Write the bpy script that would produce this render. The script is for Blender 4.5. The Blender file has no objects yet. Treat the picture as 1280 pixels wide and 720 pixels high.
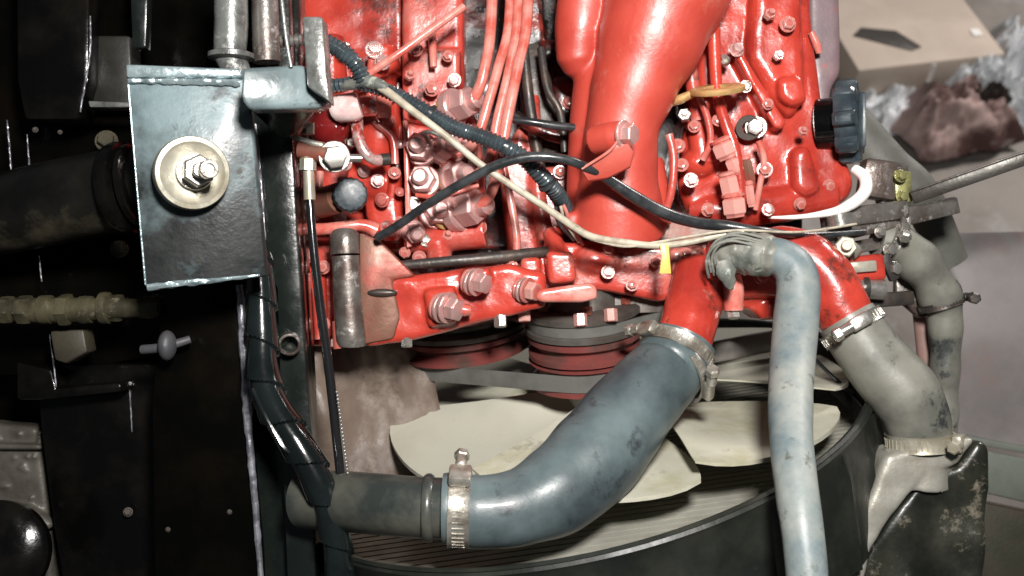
import bpy, bmesh, math, random
from math import sin, cos, pi, radians, sqrt, atan2
from mathutils import Vector, Matrix, noise
random.seed(7)
sc = bpy.context.scene
# ---------------------------------------------------------------- camera, light, exposure
W0, D0 = 0.73, 0.75                 # width of the view in metres at the working distance D0
S = W0 / 1280.0                     # one bench unit = one picture unit at the working distance
F = D0 / S
PITCH = radians(50)
CAM = Vector((0, 0, 1.60))
R3 = Matrix(((1, 0, 0), (0, sin(PITCH), -cos(PITCH)), (0, cos(PITCH), sin(PITCH))))   # bench axes (right, up, towards viewer) in the world
cam = bpy.data.cameras.new('camera'); cam.sensor_width = 36; cam.lens = 36 * D0 / W0
cam.clip_start = 0.02; cam.clip_end = 60
cam.dof.use_dof = True; cam.dof.focus_distance = 0.66; cam.dof.aperture_fstop = 9.0
co = bpy.data.objects.new('camera', cam); sc.collection.objects.link(co); sc.camera = co
co.matrix_world = Matrix.Translation(CAM) @ R3.to_4x4()

def wv(p):                          # bench point -> world
    return CAM + R3 @ (Vector((p[0], p[1], p[2] - F)) * S)
def L(x, y, z=0.0):                 # a spot seen at x, y whose height towards the viewer is z -> bench point
    k = (F - z) / F
    return Vector(((x - 640) * k, (360 - y) * k, z))
def rs(r, z): return r * (F - z) / F
def G(x, y, h=0.0):                 # the same for a spot on level ground
    d = R3 @ Vector((x - 640, 360 - y, -F)); t = (h - CAM.z) / d.z
    return CAM + d * t

world = bpy.data.worlds.new('World'); sc.world = world; world.use_nodes = True
bg = world.node_tree.nodes['Background']; bg.inputs[0].default_value = (0.75, 0.82, 0.9, 1); bg.inputs[1].default_value = 0.05
def area(name, pos, target, size, power, color, spread=180, shape='DISK'):
    l = bpy.data.lights.new(name, 'AREA'); l.shape = shape; l.size = size; l.energy = power; l.color = color; l.spread = radians(spread)
    o = bpy.data.objects.new(name, l); sc.collection.objects.link(o); o.location = pos
    o.rotation_euler = (target - pos).to_track_quat('-Z', 'Y').to_euler(); return o
area('flash_lamp', wv((150, 420, F + 60)), wv((120, -60, 0)), 0.11, 12.5, (1.0, 0.97, 0.93))
area('yard_lamp', Vector((1.6, 2.0, 1.9)), Vector((1.0, 1.35, 0.0)), 0.5, 40, (1.0, 0.94, 0.90))
sc.view_settings.view_transform = 'Standard'; sc.view_settings.look = 'None'
sc.view_settings.exposure = 0.0; sc.view_settings.gamma = 1.0
sc.cycles.max_bounces = 6; sc.cycles.use_denoising = True

# ---------------------------------------------------------------- materials
MATS = {}
def M(name, c1, c2=None, lo=.45, hi=.6, ns=25, rough=.45, rvar=.15, metal=0, bump=.25, bs=350, coat=0, c3=None, s3=60, lo3=.6, hi3=.68, spec=.5, stretch=None, bd=.0006, grad=None, wear=None, c4=None, s4=14, lo4=.60, hi4=.66):
    m = bpy.data.materials.new(name); m.use_nodes = True; nt = m.node_tree; N = nt.nodes; K = nt.links
    b = N['Principled BSDF']; b.inputs['Metallic'].default_value = metal; b.inputs['Specular IOR Level'].default_value = spec
    if coat: b.inputs['Coat Weight'].default_value = coat; b.inputs['Coat Roughness'].default_value = .12
    tc = N.new('ShaderNodeTexCoord'); src = tc.outputs['Object']
    if stretch:
        mp = N.new('ShaderNodeMapping'); mp.inputs['Scale'].default_value = stretch; K.new(src, mp.inputs[0]); src = mp.outputs[0]
    def nz(sc_, det=6, w=.6):
        n = N.new('ShaderNodeTexNoise'); n.inputs['Scale'].default_value = sc_; n.inputs['Detail'].default_value = det
        n.inputs['Roughness'].default_value = w; K.new(src, n.inputs['Vector']); return n.outputs['Fac']
    def ramp(f, a, z):
        r = N.new('ShaderNodeMapRange'); r.inputs[1].default_value = a; r.inputs[2].default_value = z; K.new(f, r.inputs[0]); return r.outputs[0]
    col = None
    n1 = nz(ns)
    def mix(f, a, c):
        x = N.new('ShaderNodeMix'); x.data_type = 'RGBA'; K.new(f, x.inputs[0])
        if isinstance(a, tuple): x.inputs[6].default_value = (*a, 1)
        else: K.new(a, x.inputs[6])
        x.inputs[7].default_value = (*c, 1); return x.outputs[2]
    cur = c1
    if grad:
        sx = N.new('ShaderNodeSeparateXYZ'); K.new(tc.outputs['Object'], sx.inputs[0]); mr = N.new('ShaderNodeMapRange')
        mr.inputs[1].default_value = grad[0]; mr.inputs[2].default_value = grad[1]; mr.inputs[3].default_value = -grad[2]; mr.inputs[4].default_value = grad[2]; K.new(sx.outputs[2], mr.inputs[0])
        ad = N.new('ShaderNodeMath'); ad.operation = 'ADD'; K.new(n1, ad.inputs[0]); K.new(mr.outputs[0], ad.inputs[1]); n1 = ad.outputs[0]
    if c2: cur = mix(ramp(n1, lo, hi), cur, c2)
    if c3: cur = mix(ramp(nz(s3, 8, .7), lo3, hi3), cur, c3)
    if c4: cur = mix(ramp(nz(s4, 10, .72), lo4, hi4), cur, c4)
    if wear:
        gm = N.new('ShaderNodeNewGeometry'); cur = mix(ramp(gm.outputs['Pointiness'], .53, .62), cur, wear)
    if isinstance(cur, tuple): cur = mix(ramp(n1, .3, .7), cur, tuple(min(1, q * 1.18 + .002) for q in cur))
    K.new(cur, b.inputs['Base Color'])
    rr = N.new('ShaderNodeMapRange'); rr.inputs[1].default_value = .3; rr.inputs[2].default_value = .7
    rr.inputs[3].default_value = max(.03, rough - rvar); rr.inputs[4].default_value = min(1, rough + rvar); K.new(nz(ns * 2.3), rr.inputs[0]); K.new(rr.outputs[0], b.inputs['Roughness'])
    if bump:
        bp = N.new('ShaderNodeBump'); bp.inputs['Strength'].default_value = bump; bp.inputs['Distance'].default_value = bd
        K.new(nz(bs, 4), bp.inputs['Height']); K.new(bp.outputs[0], b.inputs['Normal'])
    MATS[name] = m; return m
RED = (.48, .048, .030)
red = M('red_paint', RED, (.31, .026, .018), .42, .62, 22, rough=.28, rvar=.12, bump=.5, bs=230, coat=.5, c3=(.50, .18, .14), s3=70, lo3=.62, hi3=.76, wear=(.52, .14, .11), c4=(.10, .022, .016), s4=17, lo4=.585, hi4=.66)
red_dusty = M('red_paint_dusty', (.46, .052, .036), (.46, .16, .13), .44, .68, 30, rough=.30, rvar=.12, bump=.6, bs=260, coat=.5, c3=(.07, .045, .04), s3=45, lo3=.57, hi3=.68, wear=(.60, .30, .26), c4=(.045, .02, .016), s4=26, lo4=.56, hi4=.64)
red_grime_shade = M('red_paint_grime_shade', (.24, .026, .018), (.012, .009, .008), .38, .50, 28, rough=.34, bump=.6, bs=300, coat=.2, c3=(.25, .21, .18), s3=80, lo3=.62, hi3=.72)  # near-black grime, darkened further to paint the shade of gaps between parts
red_smooth = M('red_paint_smooth', (.50, .062, .04), (.43, .046, .03), .4, .6, 16, rough=.43, rvar=.09, bump=.45, bs=210, spec=.9, c4=(.17, .03, .022), s4=12, lo4=.61, hi4=.70, c3=(.50, .16, .12), s3=30, lo3=.58, hi3=.75, wear=(.55, .18, .14))
pink = M('pale_oversprayed_metal', (.72, .46, .43), (.46, .07, .055), .48, .60, 80, rough=.22, metal=.55, bump=.3, bs=400, coat=.3, c3=(.80, .72, .70), s3=140, lo3=.5, hi3=.62)
pinkline = M('salmon_painted_pipe', (.60, .24, .20), (.50, .09, .065), .42, .62, 55, rough=.26, bump=.2, coat=.3)
iron = M('dark_iron', (.055, .05, .047), (.10, .075, .06), .45, .62, 40, rough=.45, metal=.5, bump=.5, bs=300, c3=(.18, .14, .11), s3=120)
worn = M('worn_grey_steel', (.20, .185, .17), (.10, .075, .065), .42, .6, 35, rough=.38, metal=.55, bump=.5, bs=300, c3=(.42, .40, .38), s3=120, lo3=.56, hi3=.66)
brown = M('rusty_brown_metal', (.20, .095, .065), (.30, .07, .05), .45, .62, 32, rough=.45, metal=.25, bump=.4, bs=280, c3=(.09, .065, .055), s3=60)
steel = M('zinc_plated_steel', (.58, .56, .52), (.42, .40, .36), .4, .62, 80, rough=.26, rvar=.1, metal=.8, bump=.25, bs=400)
bandm = M('dusty_clamp_steel', (.46, .44, .39), (.25, .22, .18), .42, .62, 90, rough=.34, metal=.65, bump=.3, bs=500)
zinc = M('cream_zinc_washer', (.42, .40, .33), (.32, .29, .22), .4, .6, 60, rough=.38, metal=.4, bump=.25, bs=200, c3=(.36, .33, .24), s3=45)
brass = M('dull_brass', (.66, .42, .18), (.50, .30, .12), .4, .6, 90, rough=.4, metal=.35, bump=.2)
brassg = M('greenish_brass', (.42, .40, .16), (.20, .20, .10), .4, .6, 90, rough=.35, metal=.6, bump=.2)
blk = M('black_gloss_paint', (.002, .002, .002), (.006, .005, .004), .45, .65, 30, rough=.15, rvar=.06, bump=.55, bs=80, spec=.35, c3=(.05, .045, .04), s3=260, lo3=.70, hi3=.74)
blkg = M('black_green_paint', (.007, .010, .009), (.016, .019, .016), .45, .65, 24, rough=.24, rvar=.1, bump=.6, bs=110, coat=.3, c3=(.14, .15, .13), s3=300, lo3=.69, hi3=.74)
blkdull = M('black_dull_paint', (.0015, .0015, .0012), (.004, .003, .002), .45, .65, 20, rough=.16, rvar=.08, bump=.5, bs=70, c3=(.03, .018, .012), s3=60, lo3=.68, hi3=.74, spec=.12)
plate_m = M('black_plate_painted_sheen', (.012, .014, .014), (.15, .205, .22), .42, .70, 26, rough=.42, rvar=.14, bump=.4, bs=300, coat=.1, c4=(.03, .026, .02), s4=55, lo4=.63, hi4=.68, c3=(.03, .045, .05), s3=38, lo3=.56, hi3=.64, grad=(-.045, .05, .33))  # blue upper half is a reflection painted as colour, plus random grime spots
weldm = M('weld_and_bright_edge', (.34, .42, .44), (.20, .26, .28), .4, .6, 90, rough=.25, metal=.5, bump=.6, bs=300)
edgem = M('scrape_glint_edge', (.35, .35, .39), (.14, .14, .16), .4, .6, 110, rough=.35, metal=.5, bump=.6, bs=300)  # pale metal for scraped edges, the weld seam and painted glints
blockm = M('grey_blue_painted_block', (.085, .11, .115), (.17, .22, .23), .42, .62, 28, rough=.3, bump=.4, bs=200, coat=.4, c3=(.045, .05, .05), s3=60)
greyp = M('scratched_grey_metal', (.22, .23, .22), (.10, .10, .095), .44, .6, 50, rough=.33, metal=.45, bump=.7, bs=260, c3=(.42, .42, .40), s3=120, lo3=.58, hi3=.66)
hoseblue = M('dusty_blue_black_rubber', (.098, .13, .135), (.034, .046, .052), .38, .64, 15, rough=.40, rvar=.08, bump=.5, bs=120, coat=.08, c3=(.022, .026, .030), s3=42, lo3=.57, hi3=.68)
hosepale = M('chalky_pale_blue_hose', (.255, .27, .25), (.105, .145, .16), .40, .60, 20, rough=.48, rvar=.08, bump=.35, bs=220, c3=(.06, .065, .055), s3=60, lo3=.58, hi3=.68)
hoseolive = M('mud_dusted_rubber', (.185, .182, .155), (.10, .10, .085), .42, .6, 18, rough=.5, bump=.4, bs=180, c3=(.025, .030, .030), s3=24, lo3=.545, hi3=.60)
hosedark = M('grimy_dark_rubber', (.028, .034, .032), (.085, .085, .068), .45, .68, 22, rough=.38, bump=.4, bs=180, coat=.1)
wrapm = M('glossy_wrap_tape', (.004, .006, .006), (.008, .012, .012), .4, .65, 30, rough=.15, rvar=.06, bump=.3, bs=120, coat=.6)
cond = M('corrugated_conduit', (.032, .042, .048), (.055, .075, .085), .4, .65, 60, rough=.26, rvar=.06, bump=.1, coat=.3)
rubber = M('black_cable_jacket', (.018, .020, .022), (.05, .055, .058), .45, .68, 60, rough=.32, bump=.2, bs=300, coat=.2)
cream = M('dirty_cream_wire', (.46, .42, .33), (.30, .25, .19), .42, .62, 90, rough=.45, bump=.2, c3=(.12, .10, .08), s3=130, lo3=.62, hi3=.7)
yellow = M('yellow_tag', (.68, .50, .10), (.60, .44, .10), .4, .6, 60, rough=.4)
tape = M('grey_tape_wrapping', (.19, .19, .165), (.09, .10, .09), .42, .6, 60, rough=.5, bump=.8, bs=160, c3=(.33, .35, .30), s3=110, lo3=.58, hi3=.66)
white = M('white_plastic', (.85, .84, .80), (.78, .76, .72), .4, .6, 60, rough=.4, bump=.1)
fanm = M('cream_fan_plastic', (.50, .49, .41), (.44, .43, .35), .42, .6, 12, rough=.42, bump=.2, c3=(.33, .31, .19), s3=9, lo3=.54, hi3=.70, c4=(.16, .14, .10), s4=20, lo4=.62, hi4=.72)
finm = M('dusty_aluminium_fin', (.44, .43, .37), (.34, .33, .28), .4, .62, 18, rough=.4, metal=.3, bump=.3)
shroudm = M('black_shroud_plastic', (.010, .012, .010), (.022, .024, .018), .44, .62, 16, rough=.42, bump=.4, bs=120, c3=(.12, .12, .09), s3=34, lo3=.66, hi3=.72)
tankm = M('black_tank_with_mud', (.008, .009, .007), (.022, .023, .016), .42, .6, 20, rough=.38, bump=.8, bs=90, coat=.1, c3=(.17, .15, .115), s3=32, lo3=.56, hi3=.64)
alum = M('dusty_cast_aluminium', (.34, .33, .29), (.24, .22, .18), .42, .62, 24, rough=.42, metal=.3, bump=.5, bs=250)
pulleym = M('grey_pulley_steel', (.15, .14, .125), (.09, .075, .065), .42, .62, 30, rough=.38, metal=.5, bump=.25)
pulleyr = M('red_pulley_groove', (.20, .05, .045), (.09, .05, .042), .42, .62, 30, rough=.38, metal=.2, bump=.25)
beltm = M('grey_drive_belt', (.085, .085, .078), (.12, .12, .11), .4, .6, 40, rough=.5, bump=.2)
mud = M('brown_muddy_sheet', (.16, .12, .095), (.10, .07, .055), .42, .6, 10, rough=.55, bump=.7, bs=60, c3=(.24, .20, .165), s3=26, lo3=.55, hi3=.7, bd=.002)
olive = M('olive_grimy_brass', (.095, .085, .05), (.045, .04, .025), .42, .62, 60, rough=.4, metal=.3, bump=.6, bs=220, c3=(.17, .155, .10), s3=140, lo3=.58, hi3=.68)
shaftm = M('oily_dark_tube', (.003, .003, .0028), (.010, .009, .007), .46, .66, 12, rough=.34, bump=.3, bs=100, c3=(.05, .043, .028), s3=8, lo3=.55, hi3=.66)
rivm = M('dusty_grey_casting', (.095, .088, .075), (.055, .05, .04), .42, .6, 30, rough=.45, bump=.9, bs=120)
knobm = M('slate_blue_plastic', (.022, .032, .040), (.045, .060, .070), .4, .6, 50, rough=.35, bump=.2, bs=200)
purple = M('dusty_purple_metal', (.20, .13, .14), (.14, .10, .11), .42, .62, 22, rough=.45, bump=.3, c3=(.36, .06, .05), s3=20, lo3=.6, hi3=.7)
panelm = M('dusty_mauve_sheet_metal', (.27, .245, .24), (.18, .163, .16), .42, .6, 6, rough=.5, bump=.2, c3=(.24, .15, .13), s3=9, lo3=.56, hi3=.68)
gutterm = M('grey_green_painted_metal', (.16, .175, .15), (.11, .12, .10), .42, .6, 12, rough=.45, bump=.2)
cardm = M('brown_cardboard', (.52, .44, .37), (.44, .37, .31), .42, .6, 5, rough=.8, bump=.15, spec=.2)
ragm = M('dirty_pink_rag', (.40, .29, .27), (.10, .055, .05), .44, .56, 7, rough=.75, bump=.5, spec=.2, c3=(.5, .42, .40), s3=12)
paperm = M('white_plastic_sheet', (.66, .68, .70), (.50, .52, .53), .42, .6, 12, rough=.45, bump=.3)
groundm = M('oily_concrete', (.28, .255, .235), (.19, .17, .15), .42, .62, 3, rough=.7, rvar=.1, bump=.5, bs=40, c3=(.34, .32, .31), s3=7, lo3=.52, hi3=.66, bd=.003, spec=.25)
rock = M('red_brown_rubble', (.26, .13, .10), (.34, .24, .20), .42, .6, 20, rough=.7, bump=.6, bs=80)

# ---------------------------------------------------------------- geometry helpers
class MB:
    def __init__(s): s.v = []; s.f = []
    def add(s, v, f):
        n = len(s.v); s.v += [Vector(p) for p in v]; s.f += [tuple(i + n for i in q) for q in f]; return s
    # sweep through spots (x, y, z, r)
    def tube(s, spots, seg=16, step=None, mod=None, caps=True, raw=False, flat=1.0, up=None):
        P = [(Vector(q[:3]) if raw else L(*q[:3]), q[3] if raw else rs(q[3], q[2])) for q in spots]
        pts, rad = spline([p for p, _ in P], [r for _, r in P], step or 8)
        n = len(pts); T = [(pts[min(i + 1, n - 1)] - pts[max(i - 1, 0)]).normalized() for i in range(n)]
        a = Vector(up) if up else (Vector((0, 0, 1)) if abs(T[0].z) < .9 else Vector((0, 1, 0)))
        u = (a - T[0] * a.dot(T[0])).normalized(); V = []; d = 0
        for i in range(n):
            u = (u - T[i] * u.dot(T[i])).normalized(); w = T[i].cross(u)
            if i: d += (pts[i] - pts[i - 1]).length
            for j in range(seg):
                t = 2 * pi * j / seg; r = rad[i] * (mod(d, t) if mod else 1)
                V.append(pts[i] + u * (cos(t) * r * flat) + w * (sin(t) * r))
        Fc = [(i * seg + j, i * seg + (j + 1) % seg, (i + 1) * seg + (j + 1) % seg, (i + 1) * seg + j) for i in range(n - 1) for j in range(seg)]
        if caps: Fc += [tuple(range(seg))[::-1], tuple((n - 1) * seg + j for j in range(seg))]
        return s.add(V, Fc)
    # outline of picture spots at height z (number or function), thickness t away from the viewer
    def prism(s, out, z, t, bev=3, seg=2):
        zf = z if callable(z) else (lambda x, y: z)
        A = [L(x, y, zf(x, y)) for x, y in out]
        return s.solid(A, Vector((0, 0, -t)), bev, seg)
    def solid(s, A, off, bev=0, seg=2):
        bm = bmesh.new(); vs = [bm.verts.new(p) for p in A]; f = bm.faces.new(vs)
        r = bmesh.ops.extrude_face_region(bm, geom=[f])
        for g in r['geom']:
            if isinstance(g, bmesh.types.BMVert): g.co += off
        bmesh.ops.recalc_face_normals(bm, faces=bm.faces)
        if bev: bmesh.ops.bevel(bm, geom=list(bm.edges), offset=bev, segments=seg, affect='EDGES', clamp_overlap=True, profile=.5)
        bm.verts.index_update()
        s.add([v.co.copy() for v in bm.verts], [tuple(v.index for v in f.verts) for f in bm.faces]); bm.free(); return s
    def box(s, c, size, ax=None, bev=1.5):
        X, Y, Z = ax or (Vector((1, 0, 0)), Vector((0, 1, 0)), Vector((0, 0, 1)))
        a, b, d = [q / 2 for q in size]
        A = [c + X * (i * a) + Y * (j * b) + Z * d for i, j in ((-1, -1), (1, -1), (1, 1), (-1, 1))]
        return s.solid(A, Z * (-2 * d), bev)
    # body of revolution; prof = [(r, h)]
    def lathe(s, c, ax, prof, seg=32, mod=None, closed=False):
        ax = ax.normalized(); u = ax.orthogonal().normalized(); w = ax.cross(u); V = []; n = len(prof)
        for i, (r, h) in enumerate(prof):
            for j in range(seg):
                t = 2 * pi * j / seg; q = max(r, .01) * (mod(i, t) if mod else 1); V.append(c + ax * h + u * (cos(t) * q) + w * (sin(t) * q))
        Fc = [(i * seg + j, i * seg + (j + 1) % seg, ((i + 1) % n) * seg + (j + 1) % seg, ((i + 1) % n) * seg + j) for i in range(n if closed else n - 1) for j in range(seg)]
        if not closed: Fc += [tuple(range(seg))[::-1], tuple((n - 1) * seg + j for j in range(seg))]
        return s.add(V, Fc)
    def ball(s, c, r, ax=None, seg=16, n=10):
        rx = r if isinstance(r, tuple) else (r, r, r); V = []
        for i in range(n + 1):
            a = pi * (i + .001) / (n + .002)
            for j in range(seg):
                t = 2 * pi * j / seg; V.append(c + Vector((sin(a) * cos(t) * rx[0], sin(a) * sin(t) * rx[1], cos(a) * rx[2])))
        Fc = [(i * seg + j, i * seg + (j + 1) % seg, (i + 1) * seg + (j + 1) % seg, (i + 1) * seg + j) for i in range(n) for j in range(seg)]
        return s.add(V, Fc)

def spline(P, Rr, step):
    n = len(P)
    if n < 2: return P, Rr
    out, ro = [], []
    for i in range(n - 1):
        p0, p1, p2, p3 = P[max(i - 1, 0)], P[i], P[i + 1], P[min(i + 2, n - 1)]
        m = max(1, int((p2 - p1).length / step)) if n > 2 or step < 7.9 else max(1, int((p2 - p1).length / 30))
        for k in range(m):
            t = k / m
            out.append(.5 * ((2 * p1) + (p2 - p0) * t + (2 * p0 - 5 * p1 + 4 * p2 - p3) * t * t + (3 * p1 - p0 - 3 * p2 + p3) * t ** 3) if n > 2 else p1.lerp(p2, t))
            q = t * t * (3 - 2 * t); ro.append(Rr[i] * (1 - q) + Rr[i + 1] * q)
    out.append(P[-1]); ro.append(Rr[-1]); return out, ro

def thing(name, label, cat, at, group=None):
    o = bpy.data.objects.new(name, None); sc.collection.objects.link(o); o.location = at; o.empty_display_size = .01
    o['label'] = label; o['category'] = cat
    if group: o['group'] = group
    return o
def tag(o, label, cat, group=None):
    o['label'] = label; o['category'] = cat
    if group: o['group'] = group
    return o
def root_of(p):
    q = Vector((0, 0, 0))
    while p: q = q + p.location; p = p.parent
    return q
def obj(name, mb, mat, parent=None, sharp=38, label=None, at=None, worldspace=False, kind=None):
    W = [Vector(p) if worldspace else wv(p) for p in mb.v]
    if parent: org = root_of(parent)
    else: org = at if at is not None else sum(W, Vector()) / len(W)
    me = bpy.data.meshes.new(name); me.from_pydata([p - org for p in W], [], mb.f); me.validate()
    b = bmesh.new(); b.from_mesh(me); bmesh.ops.recalc_face_normals(b, faces=b.faces); b.to_mesh(me); b.free()
    me.materials.append(mat); me.shade_smooth(); me.set_sharp_from_angle(angle=radians(sharp))
    o = bpy.data.objects.new(name, me); sc.collection.objects.link(o)
    if parent: o.parent = parent
    else: o.location = org
    if label: o['label'] = label
    if kind: o['kind'] = kind
    return o
def cast(name, mb, mat, parent=None, vox=2.4, it=5, label=None, rough=0.0, rsz=25.0):
    """a casting: overlapping solids fused into one skin with soft inner corners"""
    o = obj(name, mb, mat, parent, label=label)
    r = o.modifiers.new('fuse', 'REMESH'); r.mode = 'VOXEL'; r.voxel_size = vox * S; r.adaptivity = 0
    q = o.modifiers.new('soften', 'SMOOTH'); q.factor = .6; q.iterations = it
    dg = bpy.context.evaluated_depsgraph_get(); dg.update()
    me = bpy.data.meshes.new_from_object(o.evaluated_get(dg)); o.modifiers.clear(); o.data = me
    if not me.materials: me.materials.append(mat)
    if rough:
        import numpy as np
        n = len(me.vertices); a = np.empty(n * 3, 'f'); b = np.empty(n * 3, 'f'); me.vertices.foreach_get('co', a); me.vertex_normals.foreach_get('vector', b)
        a = a.reshape(-1, 3); b = b.reshape(-1, 3); k = (rsz / .0145) * .04
        h = np.array([noise.noise((float(p[0]) * k, float(p[1]) * k, float(p[2]) * k)) for p in a], 'f') * (rough * S)
        me.vertices.foreach_set('co', (a + b * h[:, None]).ravel()); me.update()
    me.shade_smooth(); return o

# shared fasteners, unit size: across = 1, axis +Z, built once
def unit(name, build, mat, sharp=30):
    mb = MB(); build(mb); me = bpy.data.meshes.new(name); me.from_pydata([tuple(p) for p in mb.v], [], mb.f)
    b = bmesh.new(); b.from_mesh(me); bmesh.ops.recalc_face_normals(b, faces=b.faces); b.to_mesh(me); b.free()
    me.materials.append(mat); me.shade_smooth(); me.set_sharp_from_angle(angle=radians(sharp)); return me
Z = Vector((0, 0, 1)); O0 = Vector()
def hexlathe(mb, prof, seg=6): mb.lathe(O0, Z, prof, seg)
def f_bolt(mb): hexlathe(mb, [(.50, 0), (.56, .05), (.56, .48), (.50, .56), (.30, .60)]); mb.lathe(O0, Z, [(.70, -.14), (.74, -.12), (.74, -.03), (.70, 0.0)], 24)
def f_nut(mb): hexlathe(mb, [(.50, 0), (.57, .05), (.57, .55), (.50, .62), (.34, .62)]); mb.lathe(O0, Z, [(.28, .5), (.28, 1.0), (.24, 1.06)], 16)
def f_long(mb): hexlathe(mb, [(.50, 0), (.56, .06), (.56, 1.0), (.50, 1.08), (.30, 1.1)])
def f_union(mb):
    mb.lathe(O0, Z, [(.80, -.5), (.84, -.45), (.84, -.1), (.78, 0)], 24); hexlathe(mb, [(.66, 0), (.72, .06), (.72, .7), (.64, .8), (.40, .82)])
    mb.lathe(O0, Z, [(.40, .75), (.44, .8), (.44, 1.2), (.30, 1.35)], 16)
def f_stud(mb): mb.lathe(O0, Z, [(.5, 0), (.5, 1.5), (.42, 1.6)], 16)
def f_dome(mb): mb.lathe(O0, Z, [(.62, -.1), (.66, -.05), (.66, .1), (.5, .18), (.44, .30), (.25, .38)], 20)
def f_wash(mb): mb.lathe(O0, Z, [(.25, 0), (.48, 0), (.5, .03), (.5, .09), (.48, .12), (.25, .12)], 28, closed=True)
KINDS = {'bolt': f_bolt, 'nut': f_nut, 'long_nut': f_long, 'union_nut': f_union, 'stud': f_stud, 'screw': f_dome, 'washer': f_wash}
_U = {}
def fast(kind, x, y, z, d, across, mat, parent, name=None, roll=None, label=None):
    key = (kind, mat.name)
    if key not in _U: _U[key] = unit(kind, KINDS[kind], mat)
    o = bpy.data.objects.new(name or kind, _U[key]); sc.collection.objects.link(o); o.parent = parent
    a = (R3 @ Vector(d).normalized()); q = a.to_track_quat('Z', 'Y').to_matrix() @ Matrix.Rotation(roll if roll is not None else random.uniform(0, 1), 3, 'Z')
    k = rs(across, z) * S
    o.matrix_local = Matrix.Translation(wv(L(x, y, z)) - root_of(parent)) @ (q * k).to_4x4() if False else Matrix.Translation(wv(L(x, y, z)) - root_of(parent)) @ q.to_4x4() @ Matrix.Scale(k, 4)
    if label: o['label'] = label
    return o
def pipe(name, spots, mat, parent, seg=12, step=6, mod=None, label=None, **k):
    return obj(name, MB().tube(spots, seg, step, mod, **k), mat, parent, label=label)
def clamp(spots_c, ax, r, width, mat, parent, screw_dir, name='hose_clamp', label=None, th=3.0):
    """worm-drive band: raised edges, slotted ribs, screw housing with hex screw"""
    c = L(*spots_c); r = rs(r, spots_c[2]); ax = ax.normalized(); w = width
    mb = MB().lathe(c, ax, [(r, -w / 2), (r + th, -w / 2), (r + th * .7, -w / 2 + 2), (r + th * .7, w / 2 - 2), (r + th, w / 2), (r, w / 2)], 48, closed=True)
    o = obj(name, mb, mat, parent, label=label)
    sd = (Vector(screw_dir) - ax * Vector(screw_dir).dot(ax)).normalized(); tg = ax.cross(sd)
    mb = MB().box(c + sd * (r + 7), (26, w * 1.05, 11), (tg, ax, sd), 3)
    h = obj('screw_housing', mb, mat, o)
    mb = MB().lathe(c + sd * (r + 9) + tg * 11, tg, [(5, 0), (6, 1), (6, 15), (5, 17)], 12)
    mb.lathe(c + sd * (r + 9) + tg * 26, tg, [(7, 0), (8, 1), (8, 8), (6, 10)], 6)
    obj('screw', mb, mat, o)
    mb = MB()
    u = ax.orthogonal().normalized(); v = ax.cross(u)
    for i in range(40):
        t = 2 * pi * i / 40; rd = u * cos(t) + v * sin(t)
        mb.box(c + rd * (r + th * .7), (w * .55, 1.6, 1.4), (ax, ax.cross(rd), rd), 0)
    s_ = obj('band_ridges', mb, mat, o); s_['kind'] = 'stuff'
    return o

# ================================================================ SETTING: yard floor, far things
mb = MB(); n = 60
for j in range(n + 1):
    for i in range(n + 1):
        x = -9 + 18 * i / n; y = -6 + 18 * j / n; mb.v.append(Vector((x, y, .012 * noise.noise(Vector((x * 2.1, y * 2.1, 0))))))
mb.f = [(j * (n + 1) + i, j * (n + 1) + i + 1, (j + 1) * (n + 1) + i + 1, (j + 1) * (n + 1) + i) for j in range(n) for i in range(n)]
o = obj('ground', mb, groundm, worldspace=True); o['kind'] = 'structure'

# flattened cardboard carton beyond the engine
def wprism(A, off, bev=.004):
    mb = MB(); mb.solid([Vector(a) for a in A], Vector(off), bev); return mb
t = thing('cardboard_box', 'large plain brown cardboard carton lying on the ground beyond the engine cover', 'box', G(1150, 100))
h = .10
c0, c1 = G(1060, 131), G(1238, 110)
dirx = (c1 - c0).normalized(); diry = Vector((-dirx.y, dirx.x, 0))
A = [c0 + Z * h, c1 + Z * h, c1 + diry * .75 + Z * h, c0 + diry * .75 + Z * h]
obj('carton', wprism(A, (0, 0, -h + .014)), cardm, t, worldspace=True)
B = [G(1066, 44, h + .003), G(1140, 63, h + .003), G(1152, 58, h + .003), G(1120, 38, h + .003), G(1076, 34, h + .003)]
for q_ in (.30, .58):
    obj('flap_seam', wprism([c0 + diry * q_ + dirx * .01 + Z * (h + .002), c0 + diry * q_ + dirx * .36 + Z * (h + .002), c0 + diry * (q_ + .006) + dirx * .36 + Z * (h + .002), c0 + diry * (q_ + .006) + dirx * .01 + Z * (h + .002)], (0, 0, -.002), 0), M('seam_brown_paper', (.30, .22, .16)), t, worldspace=True)  # thin darker brown strips along the flap seams
obj('opening_shade', wprism(B, (0, 0, -.006), .001), M('shadow_grey_card', (.055, .05, .045)), t, worldspace=True, label='dark sheet painted as the shade in the open carton flap')  # dark sheet laid on the carton top as the shade inside the opening
for a, b_, w_ in ((.175, -.003, .012), ):
    q = c0 + dirx * a; obj('tape_strip', wprism([q - diry * .003 + Z * .02, q + dirx * w_ - diry * .003 + Z * .02, q + dirx * w_ - diry * .003 + Z * (h - .004), q - diry * .003 + Z * (h - .004)], diry * -.002, 0), white, t, worldspace=True)
q = c0 + dirx * .31 + diry * .07
obj('label_patch', wprism([q + Z * (h + .001), q + dirx * .022 + Z * (h + .001), q + dirx * .022 + diry * .025 + Z * (h + .001), q + diry * .025 + Z * (h + .001)], (0, 0, .003), 0), white, t, worldspace=True, label='small white scrap of tape on the carton')

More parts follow.
